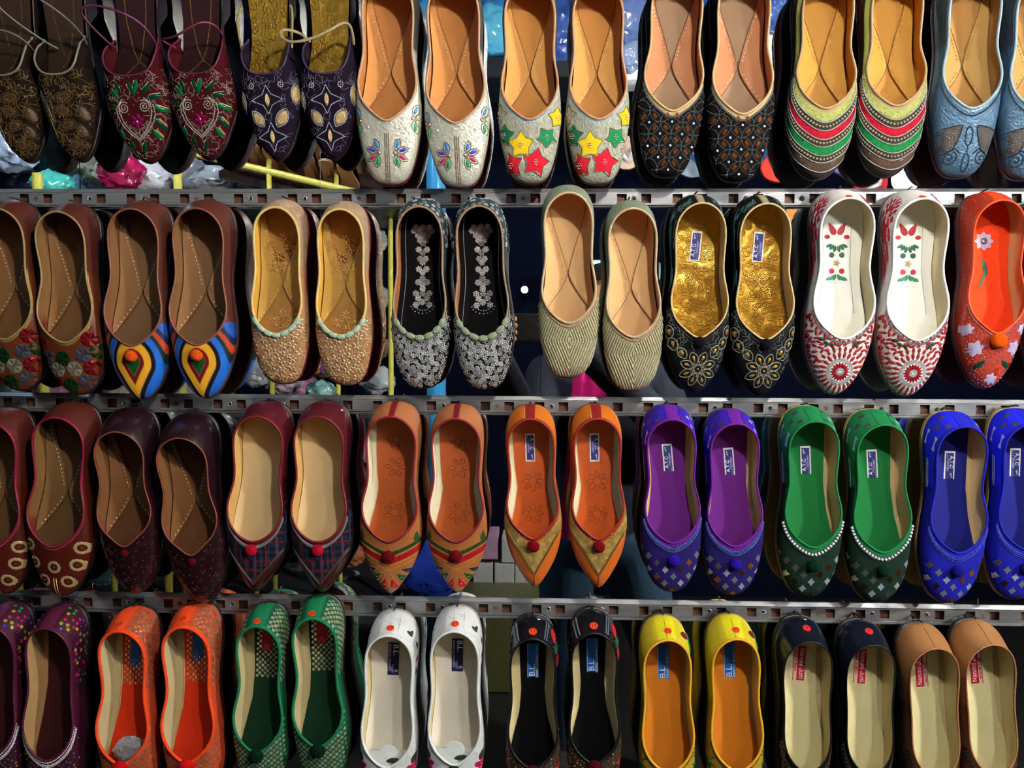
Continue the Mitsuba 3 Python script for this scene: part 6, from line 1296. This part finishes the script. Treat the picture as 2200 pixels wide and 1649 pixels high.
# small slippers lined up on the sloping tier
mini = Shoe(L=24, ns=(2, 3), nt=8, wb=4.6, throat=.6, wh=3.6); g_ = rnd(3) if 'rnd' in globals() else np.random.default_rng(3)
pal = ['#8a3a5a', '#3a6a5a', '#a04a30', '#6a4a8a', '#8a8a4a', '#b03a50', '#5a5a6a', '#b0703a', '#7a8a9a', '#c8b090']
seen_n = {}
for r in range(5):
    for j in range(9):
        px = 494 + j * 38 + (r % 2) * 16; py = 352 + (px - 500) * .22 - r * 44
        if py > 412 or py < 190 or px > 850: continue
        c0 = SM(px, py - 4, 2.42 + .09 * r); k = numbered('display_slipper'); ch = pal[int(g_.integers(0, len(pal)))]; c_ = C(ch); seen_n[r] = seen_n.get(r, -1) + 1
        M = np.eye(4); sc = .0085; e = np.array([[1, 0, 0], [0, -.93, .36], [0, .36, .93]]); B2 = np.array([[-1, 0, 0], [0, -1, 0], [0, 0, 1.0]])
        M[:3, :3] = np.array([[-1, 0, 0], [0, -.92, -.39], [0, -.39, .92]]) @ np.diag([1, -1, 1]) * sc; M[:3, 3] = c0 - M[:3, :3] @ np.array([0, -24, 1.5])
        cc = np.tile(c_, (len(mini.V), 1)) * (.6 + .9 * meshkit.noise(mini.V * .8 + j * 7 + r * 3, 2))[:, None]
        scene[k + '__upper'] = {**shape(mini.V, mini.Fq, cc, 'm_cloth', True), 'to_world': T(M)}
        q = np.linspace(0, QN, 31)[:-1]; c = mini.c_spl(q); c = np.stack([c[:, 0] * 1.05, -c[:, 1] * 24.3], 1); gg = np.stack([np.column_stack([c, np.full(30, z)]) for z in (.4, -.9)], 1); gg = np.concatenate([gg, np.tile([[[0, -12, -.9]]], (30, 1, 1))], 1)
        scene[k + '__sole'] = {**shape(gg.reshape(-1, 3), tris(grid_faces(30, 3, True)), np.tile(C('#9a6a48'), (90, 1)), 'm_leather'), 'to_world': T(M)}
        labels[k] = {'label': f"mottled {hue_of(ch)} slipper, {ORD[seen_n[r]]} from the left in the {ORD[r]} row behind the mirrored tube", 'category': 'shoe', 'group': 'slippers lined up on the mirrored rack'}
tm = trimesh.Trimesh(*(lambda a, b: (np.array([a, b, b + [0, -.70, .28], a + [0, -.70, .28], a - [0, 0, .03], b - [0, 0, .03], b + [0, -.70, .25], a + [0, -.70, .25]]), np.array([[0, 1, 2], [0, 2, 3], [5, 4, 7], [5, 7, 6], [0, 4, 5], [0, 5, 1], [2, 6, 7], [2, 7, 3], [1, 5, 6], [1, 6, 2], [0, 3, 7], [0, 7, 4]])))(SM(470, 368, 2.36), SM(860, 452, 2.36)), process=False); part('yellow_rack__sloping_board', tm, '#3a2c24', 'm_leather')
# ball of coloured patches
m = trimesh.creation.icosphere(subdivisions=2, radius=.034); fc = np.array([C(x) for x in ['#c81c30', '#1c50b8', '#e0b020', '#1c8a3c', '#d86a1c', '#5a1c8a']])
v = m.vertices[m.faces].reshape(-1, 3); cc = np.repeat(fc[(np.arange(len(m.faces)) // 4) % 6], 3, 0); scene['patchwork_ball'] = shape(v + SM(693, 795, 2.1), np.arange(len(v)).reshape(-1, 3), cc, 'm_cloth'); labels['patchwork_ball'] = {'label': 'little patchwork ball of many colours mirrored between the gold embossed shoes', 'category': 'ball'}
p = SM(693, 795, 2.1); put('ball_string', tube(np.linspace(p + [0, 0, .033], [p[0], p[1], ZC], 4), .001, 5, up=[1, 0, 0]), '#808080', 'm_leather', 'thin string that holds the patchwork ball', 'string')
# blue bundles on a rod
a, b = SM(840, -120, 2.45), SM(1720, -120, 2.45); kr = put('hanging_rod', rod(a, b, .012), '#2a2c30', 'm_metal', 'dark rod above the blue plastic bundles in the mirror', 'rod', smooth=30)
BX = [895, 940, 1048, 1062, 1206, 1335, 1352, 1660, 1500, 760, 352, 205]
for i, (px, py, r, c_) in enumerate([(895, 30, 60, '#2a78b0'), (940, 100, 54, '#3a90c0'), (1048, 40, 70, '#2a6ab0'), (1062, 95, 40, '#58b0d8'), (1206, 50, 66, '#3454a0'), (1335, 50, 60, '#5a70a8'), (1352, 105, 40, '#8aa0c8'), (1660, 40, 56, '#3a5ca8'), (1500, 30, 56, '#2c4c90'), (760, 30, 40, '#c0c8d0'), (352, 25, 50, '#28508a'), (205, 40, 40, '#20406a')]):
    c0 = SM(px, py, 2.46); v, f = crumple(60 + i); rad = r / 1780 * (DIST + 2.46); k = numbered('plastic_bundle')
    scene[k] = shape(v * rad * [.85, .7, 1.1] + c0 + [0, .17 * (i % 2), 0], f, np.tile(C(c_), (len(v), 1)), 'm_plastic', 40); labels[k] = {'label': f"{hue_of(c_)} plastic wrapped bundle hanging in the mirror, {ORD[sorted(BX).index(px)]} of the row from the left", 'category': 'bundle', 'group': 'blue plastic bundles hanging from a rod'}
    scene[k + '__cord'] = shape(*solid(rod(c0 + [0, .17 * (i % 2), rad * .9], [c0[0], c0[1] + .17 * (i % 2), ZC], .003), C('#303438')), 'm_leather')
# shelf and lightbox to the right
a, b = SM(870, 130, 2.5), SM(1345, 172, 2.5); put('dark_shelf', cbox([a[0], -2.85, b[2]], [b[0], -2.45, a[2]], .004), '#22262c', 'm_leather', 'dark shelf under the blue bundles in the mirror', 'shelf')
a, b = SM(1330, 78, 2.6), SM(1700, 168, 2.6); labels['light_box'] = {'label': 'glowing white light box mirrored between the brown beaded and striped pairs', 'category': 'light box'}
scene['light_box__frame'] = shape(*solid(cbox([a[0] - .02, -2.72, b[2] - .02], [b[0] + .02, -2.61, a[2] + .02], .004), C('#c8ccd0')), 'm_leather')
v = np.array([[a[0], -2.604, b[2]], [b[0], -2.604, b[2]], [b[0], -2.604, a[2]], [a[0], -2.604, a[2]]]); scene['light_box__panel'] = mikit.ply((v, np.array([[0, 2, 1], [0, 3, 2]])), 'm_lamp', emitter={'type': 'area', 'radiance': rgbs(2.6, 2.7, 2.8)})
a, b = SM(1560, 176, 2.55), SM(1720, 200, 2.55); put('wooden_ledge', cbox([a[0], -2.75, b[2]], [b[0], -2.55, a[2]], .004), '#a87c58', 'm_leather', 'pale wooden ledge under the light box', 'ledge')
p = SM(937, 300, 2.3); put('blue_pipe', rod([p[0], p[1], ZF], [p[0], p[1], SM(937, 190, 2.3)[2]], .040), '#3a98d0', 'm_plastic', 'bright blue pipe mirrored between the two jewelled silver shoes', 'pipe', smooth=40)
# foam sandals on the far wall
def sandal(px, py, r, rot, c1, c2, lab, bk=2.5):
    k = numbered('foam_sandal'); c0 = SM(px, py, bk); L2 = r / 1780 * 3.56; q = np.linspace(0, QN, 41)[:-1]; c = mini.c_spl(q); c = np.column_stack([c[:, 0] / 4.6 * .42, .5 - c[:, 1]]) * 2 * L2
    cs, sn = math.cos(rot), math.sin(rot); pl = SPoly(np.column_stack([c[:, 0] * cs - c[:, 1] * sn, c[:, 0] * sn + c[:, 1] * cs])); m = trimesh.creation.extrude_polygon(pl, .02, engine='earcut'); v = np.array(m.vertices)
    scene[k + '__sole'] = shape(np.column_stack([v[:, 0], v[:, 2], v[:, 1]]) + c0, m.faces[:, ::-1], np.tile(C(c1), (len(v), 1)), 'm_plastic')
    for sg in (1, -1):
        t = np.linspace(0, 1, 12); xx, yy, zz = sg * .30 * 2 * L2 * t * .9, -.28 * 2 * L2 + .36 * 2 * L2 * t, .02 + .03 * np.sin(np.pi * t)
        scene[k + ('__strap' if sg > 0 else '__strap_001')] = shape(*solid(tube(np.column_stack([xx * cs - yy * sn, zz, xx * sn + yy * cs]) + c0, .009, 6, up=[0, 1, 0]), C(c2)), 'm_plastic', True)
    p0 = c0 + [0, -.006, 0]; scene[k + '__peg'] = shape(*solid(rod(c0 + [0, 0, 0], [c0[0], YB, c0[2]], .006), C('#303030')), 'm_leather')
    labels[k] = {'label': lab, 'category': 'sandal'}
sandal(1488, 318, 62, .3, '#c8dcf0', '#2c6ac0', 'white and blue foam sandal mirrored right of the first brown beaded shoe'); sandal(1545, 345, 40, -.3, '#1c2c60', '#d8dce0', 'navy foam sandal mirrored low between the brown beaded shoes', 2.36)
sandal(1648, 290, 64, .5, '#2a8ad8', '#e8f0f8', 'bright blue foam sandal mirrored left of the striped pair'); sandal(1672, 345, 44, -.2, '#d83a2c', '#e8b82c', 'red foam sandal with a yellow strap mirrored by the striped pair', 2.36)
sandal(1812, 330, 44, .2, '#8a6ac0', '#e0d8f0', 'lilac foam sandal mirrored between the two striped shoes'); sandal(1868, 392, 34, 1.4, '#d82c38', '#f0f0f0', 'red and white foam sandal mirrored under the right striped shoe'); sandal(1345, 330, 34, .2, '#e0c0a8', '#f0f0f0', 'pale foam sandal mirrored right of the star patterned pair')
# small lights and cards
def card(name, px0, py0, px1, py1, back, col, lab, cat, glow=None):
    a, b = SM(px0, py0, back), SM(px1, py1, back); k = numbered(name); labels[k] = {'label': lab, 'category': cat}
    scene[k + '__case'] = shape(*solid(cbox([a[0], -back - .05, b[2]], [b[0], -back, a[2]], .003), C(col)), 'm_leather')
    if glow:
        v = np.array([[a[0] + .006, -back + .003, b[2] + .006], [b[0] - .006, -back + .003, b[2] + .006], [b[0] - .006, -back + .003, a[2] - .006], [a[0] + .006, -back + .003, a[2] - .006]]); scene[k + '__lit_panel'] = mikit.ply((v, np.array([[0, 2, 1], [0, 3, 2]])), 'm_lamp', emitter={'type': 'area', 'radiance': rgbs(*glow)})
    e = np.array([(a[0] + b[0]) / 2, -back - .04, (a[2] + b[2]) / 2]); scene[k + '__bracket'] = shape(*solid(rod(e, [e[0], YB, e[2]], .008), C('#202020')), 'm_leather')
card('lit_sign', 1266, 556, 1296, 590, 2.5, '#1c2c30', 'small glowing teal panel mirrored between the two champagne shoes', 'sign', (.10, .75, .85)); card('lit_sign', 1392, 560, 1412, 600, 2.5, '#1c2c30', 'small glowing green teal panel mirrored right of the lower champagne shoe', 'sign', (.12, .8, .7)); card('lit_sign', 1414, 562, 1434, 602, 2.5, '#1c2c30', 'second small glowing teal panel right of the champagne shoe', 'sign', (.10, .7, .9))
card('orange_carton', 1690, 448, 1716, 500, 2.5, '#e08a2c', 'orange carton mirrored left of the white beaded pair', 'carton')
p = SM(1127, 622, 2.55); m = trimesh.creation.icosphere(subdivisions=2, radius=.016); labels['led_spot'] = {'label': 'tiny blue white spot light mirrored left of the champagne pair', 'category': 'lamp'}
scene['led_spot__lens'] = mikit.ply(trimesh.Trimesh(m.vertices + p, m.faces), 'm_lamp', True, emitter={'type': 'area', 'radiance': rgbs(6, 9, 16)}); scene['led_spot__stalk'] = shape(*solid(rod(p - [0, .014, 0], [p[0], YB, p[2]], .008), C('#202020')), 'm_leather')
# low counter with cartons and a mat
zc_ = SM(1080, 1262, 2.3)[2]; put('low_counter', cbox([SM(985, 1262, 2.3)[0], -2.75, ZF], [SM(1180, 1262, 2.3)[0], -2.12, zc_], .006), '#5c5a34', 'm_leather', 'low olive counter under the white cartons in the mirror', 'counter')
for i, (px, py) in enumerate([(1040, 1225), (1085, 1225), (1128, 1232), (1050, 1165), (1100, 1172)]):
    c0 = SM(px, py, 2.45); hs = np.array([.042, .08, .052]); put('white_carton', cbox(c0 - hs, c0 + hs, .003), '#c0bcb8' if i != 3 else '#b890a8', 'm_cloth', f"{['leftmost lower', 'middle lower', 'rightmost lower', 'pink printed upper', 'upper right'][i]} carton of the stack mirrored by the tan butterfly shoe", 'carton')
p0 = SM(925, 1225, 2.2); put('blue_cloth', trimesh.Trimesh(crumple(91)[0] * [.10, .06, .12] + p0, crumple(91)[1]), '#1c3ca8', 'm_cloth', 'blue cloth mirrored between the tan butterfly shoes', 'cloth', smooth=True)
# lamp over the rack
lamp_mesh('tube_lamp', (-1.55, -1.75, 1.25), (.55, 0, 0), (0, .03, .03), (34, 36, 40), 'tube lamp over the mirrored yellow rack') if False else None
# ------------------------------------------------------------------ the photographer, seen in the mirror strips behind the middle shoes
import manifold3d as mf
def limb(joints, bones, refine=.022, it=8):
    """Hulls of spheres at the joints of every bone, merged and smoothed into one skin."""
    out = None
    for a, b in bones:
        hs = [mf.Manifold.sphere(joints[k][1], 20).translate(list(map(float, joints[k][0]))) for k in (a, b)]
        h = mf.Manifold.batch_hull(hs); out = h if out is None else out + h
    m = out.refine_to_length(refine).to_mesh(); t = trimesh.Trimesh(m.vert_properties[:, :3], m.tri_verts, process=True)
    trimesh.smoothing.filter_taubin(t, iterations=it); return t
PX, PY = .20, -1.52                        # standing a step behind the camera, facing the wall (+y)
def J(x, y, z, r): return (np.array([PX + x, PY + y, z]), r)
HZ = .10                                    # eye level a little above the lens
body = {'hip': J(0, 0, -.62, .135), 'hipL': J(-.09, 0, -.68, .10), 'hipR': J(.09, 0, -.68, .10), 'waist': J(0, 0, -.45, .12), 'chest': J(0, -.01, -.24, .145), 'shL': J(-.165, -.01, -.16, .062), 'shR': J(.165, -.01, -.16, .062),
        'neck0': J(0, -.005, -.12, .062), 'neck1': J(0, .01, -.03, .052), 'kneeL': J(-.11, .02, -1.02, .062), 'kneeR': J(.18, .02, -1.02, .062), 'ankL': J(-.11, 0, -1.37, .043), 'ankR': J(.24, 0, -1.37, .043), 'toeL': J(-.125, .15, -1.405, .032), 'toeR': J(.27, .15, -1.405, .032),
        'elL': J(-.215, .14, -.33, .045), 'elR': J(.215, .14, -.33, .045), 'wrL': J(-.150, .31, -.115, .030), 'wrR': J(.005, .31, -.115, .030), 'skull': J(0, .0, .085, .088), 'face': J(0, .045, .055, .070), 'chin': J(0, .065, .0, .040)}
bb = [('hip', 'waist'), ('waist', 'chest'), ('chest', 'shL'), ('chest', 'shR'), ('chest', 'neck0'), ('neck0', 'neck1'), ('hip', 'hipL'), ('hip', 'hipR'), ('hipL', 'kneeL'), ('hipR', 'kneeR'), ('kneeL', 'ankL'), ('kneeR', 'ankR'), ('ankL', 'toeL'), ('ankR', 'toeR'), ('shL', 'elL'), ('shR', 'elR'), ('elL', 'wrL'), ('elR', 'wrR'), ('neck1', 'skull'), ('skull', 'face'), ('face', 'chin')]
# hands: palm and five fingers round the phone, which is held at the lens
PH = np.array([-.002, -1.085, -.004])       # phone, just behind the lens
def hand(tag, wr, sg):
    w = body[wr][0]; ed = PH + [sg * .070, -.006, -.004]; palm = ed + [sg * .030, -.040, -.012]
    body[tag + 'palm'] = (palm, .022); bb.append((wr, tag + 'palm'))
    for k, (dz, l) in enumerate([(.026, .9), (.009, 1.0), (-.009, .95), (-.025, .8)]):
        a, b, c = ed + [sg * .020, -.006, dz], ed + [sg * .012, .014, dz], ed + [-sg * .012 * l, .018, dz]
        for n_, q, r in (('k', a, .0092), ('m', b, .0085), ('t', c, .0075)): body[f'{tag}{n_}{k}'] = (q, r)
        bb.extend([(tag + 'palm', f'{tag}k{k}'), (f'{tag}k{k}', f'{tag}m{k}'), (f'{tag}m{k}', f'{tag}t{k}')])
    a, b = ed + [sg * .012, -.026, .012], ed + [-sg * .022, -.016, .016]; body[tag + 'th0'] = (a, .0105); body[tag + 'th1'] = (b, .009); bb.extend([(tag + 'palm', tag + 'th0'), (tag + 'th0', tag + 'th1')])
body['wrL'] = (PH + [-.125, -.10, -.055], .030); body['wrR'] = (PH + [.125, -.10, -.055], .030)
hand('l', 'wrL', -1); hand('r', 'wrR', 1)
t = limb(body, bb, .012, 6)
fv = np.array(t.vertices)                  # features: nose, brow, mouth
hc = body['face'][0]; d = fv - hc
def push(c, s, amp):
    global fv
    w = np.exp(-(((fv - c) / s) ** 2).sum(1)); fv = fv + w[:, None] * np.array([0, amp, 0])
push(hc + [0, .075, -.005], [.012, .04, .022], .022); push(hc + [.03, .07, .022], [.016, .03, .012], -.008); push(hc + [-.03, .07, .022], [.016, .03, .012], -.008); push(hc + [0, .065, -.045], [.022, .03, .008], .005)
labels['person'] = {'label': 'person in dark jacket and pink scarf holding up a phone, mirrored behind the middle shoes', 'category': 'person'}
scene['person__body'] = shape(fv, t.faces, np.tile(C('#a8785c'), (len(fv), 1)), 'm_suede', True)
def cloth(names, bones, grow, col, key, bsdf='m_cloth', ref=.02):
    j = {k: (p, r + grow) for k, (p, r) in body.items() if k in names}; m = limb(j, bones, ref, 5); scene['person__' + key] = shape(m.vertices, m.faces, np.tile(C(col), (len(m.vertices), 1)), bsdf, True)
up = ['hip', 'waist', 'chest', 'shL', 'shR', 'elL', 'elR', 'neck0', 'wrL', 'wrR']
cloth(up, [('hip', 'waist'), ('waist', 'chest'), ('chest', 'shL'), ('chest', 'shR'), ('chest', 'neck0'), ('shL', 'elL'), ('shR', 'elR'), ('elL', 'wrL'), ('elR', 'wrR')], .014, '#161a26', 'jacket')
cloth(['hip', 'hipL', 'hipR', 'kneeL', 'kneeR', 'ankL', 'ankR'], [('hip', 'hipL'), ('hip', 'hipR'), ('hipL', 'kneeL'), ('hipR', 'kneeR'), ('kneeL', 'ankL'), ('kneeR', 'ankR')], .012, '#2c4258', 'jeans')
cloth(['ankL', 'ankR', 'toeL', 'toeR'], [('ankL', 'toeL'), ('ankR', 'toeR')], .012, '#222224', 'footwear')
# hair: a cap over the skull, lifted strands
m = trimesh.creation.icosphere(subdivisions=4, radius=.102); v = np.array(m.vertices); k = (v[:, 1] < .045) | (v[:, 2] > .052); f = m.faces[k[m.faces].all(1)]; vv = v * (1 + .05 * meshkit.noise(v * 60, 2))[:, None] * [1, 1.02, 1.05]; vv[:, 2] -= np.where((vv[:, 1] < -.02) & (vv[:, 2] < 0), .05, 0)
scene['person__hair'] = shape(vv + body['skull'][0], f, np.tile(C('#120d0b'), (len(vv), 1)), 'm_wool', True)
for sg in (1, -1):
    e = trimesh.creation.icosphere(subdivisions=2, radius=.011); scene['person__eye' + ('' if sg > 0 else '_001')] = shape(e.vertices + hc + [sg * .030, .061, .021], e.faces, np.tile(C('#d8d4d0'), (len(e.vertices), 1)), 'm_pearl', True)
# the pink scarf that hangs down in front
g = np.linspace(0, 1, 40); L_, W_ = np.linspace(0, 1, 30), np.linspace(-1, 1, 15)
def drape(x0, z0, z1, w0, w1, y0):
    U, Vv = np.meshgrid(L_, W_, indexing='ij'); x = PX + x0 + Vv * (w0 + (w1 - w0) * U); z = z0 + (z1 - z0) * U; y = PY + y0 + .012 * np.sin(Vv * 9) * (.3 + U) + 0 * x; a = np.stack([x, y, z], -1); b = a - [0, .006, 0]
    f = tris(grid_faces(30, 15)); n = 450; e = np.r_[np.arange(15), np.arange(1, 30) * 15 + 14, (29 * 15 + np.arange(13, -1, -1)), np.arange(28, 0, -1) * 15]; e2 = np.roll(e, -1); return np.vstack([a.reshape(-1, 3), b.reshape(-1, 3)]), np.vstack([f[:, ::-1], f + n, np.column_stack([e, e2, e2 + n]), np.column_stack([e, e2 + n, e + n])])
v, f = drape(-.05, -.10, -.62, .045, .085, .20); scene['person__scarf'] = shape(v, f, np.tile(C('#d81c84'), (len(v), 1)), 'm_cloth', True); labels['person__scarf'] = {'label': 'bright pink scarf hanging down the front'}
nk = [(np.cos(a) * .082, np.sin(a) * .085, -.085 - .02 * np.sin(a)) for a in np.linspace(0, 2 * np.pi, 40)[:-1]]; v, f = tube(np.array(nk) + [PX, PY, 0], .024, 8, closed=True); scene['person__scarf_loop'] = shape(*solid((v, f), C('#d81c84')), 'm_cloth', True)
# the phone
ph = cbox(PH + [-.074, -.004, -.036], PH + [.074, .004, .036], .003); scene['phone__body'] = shape(*solid(ph, C('#14161a')), 'm_plastic'); labels['phone'] = {'label': 'dark phone held level in both hands by the person in the mirror', 'category': 'phone'}
ln = trimesh.creation.cylinder(.007, .003, sections=20); ln.apply_transform(trimesh.transformations.rotation_matrix(math.pi / 2, [1, 0, 0])); scene['phone__camera_lens'] = shape(*solid(trimesh.Trimesh(ln.vertices + PH + [.058, .0050, .022], ln.faces), C('#050507')), 'm_gem')
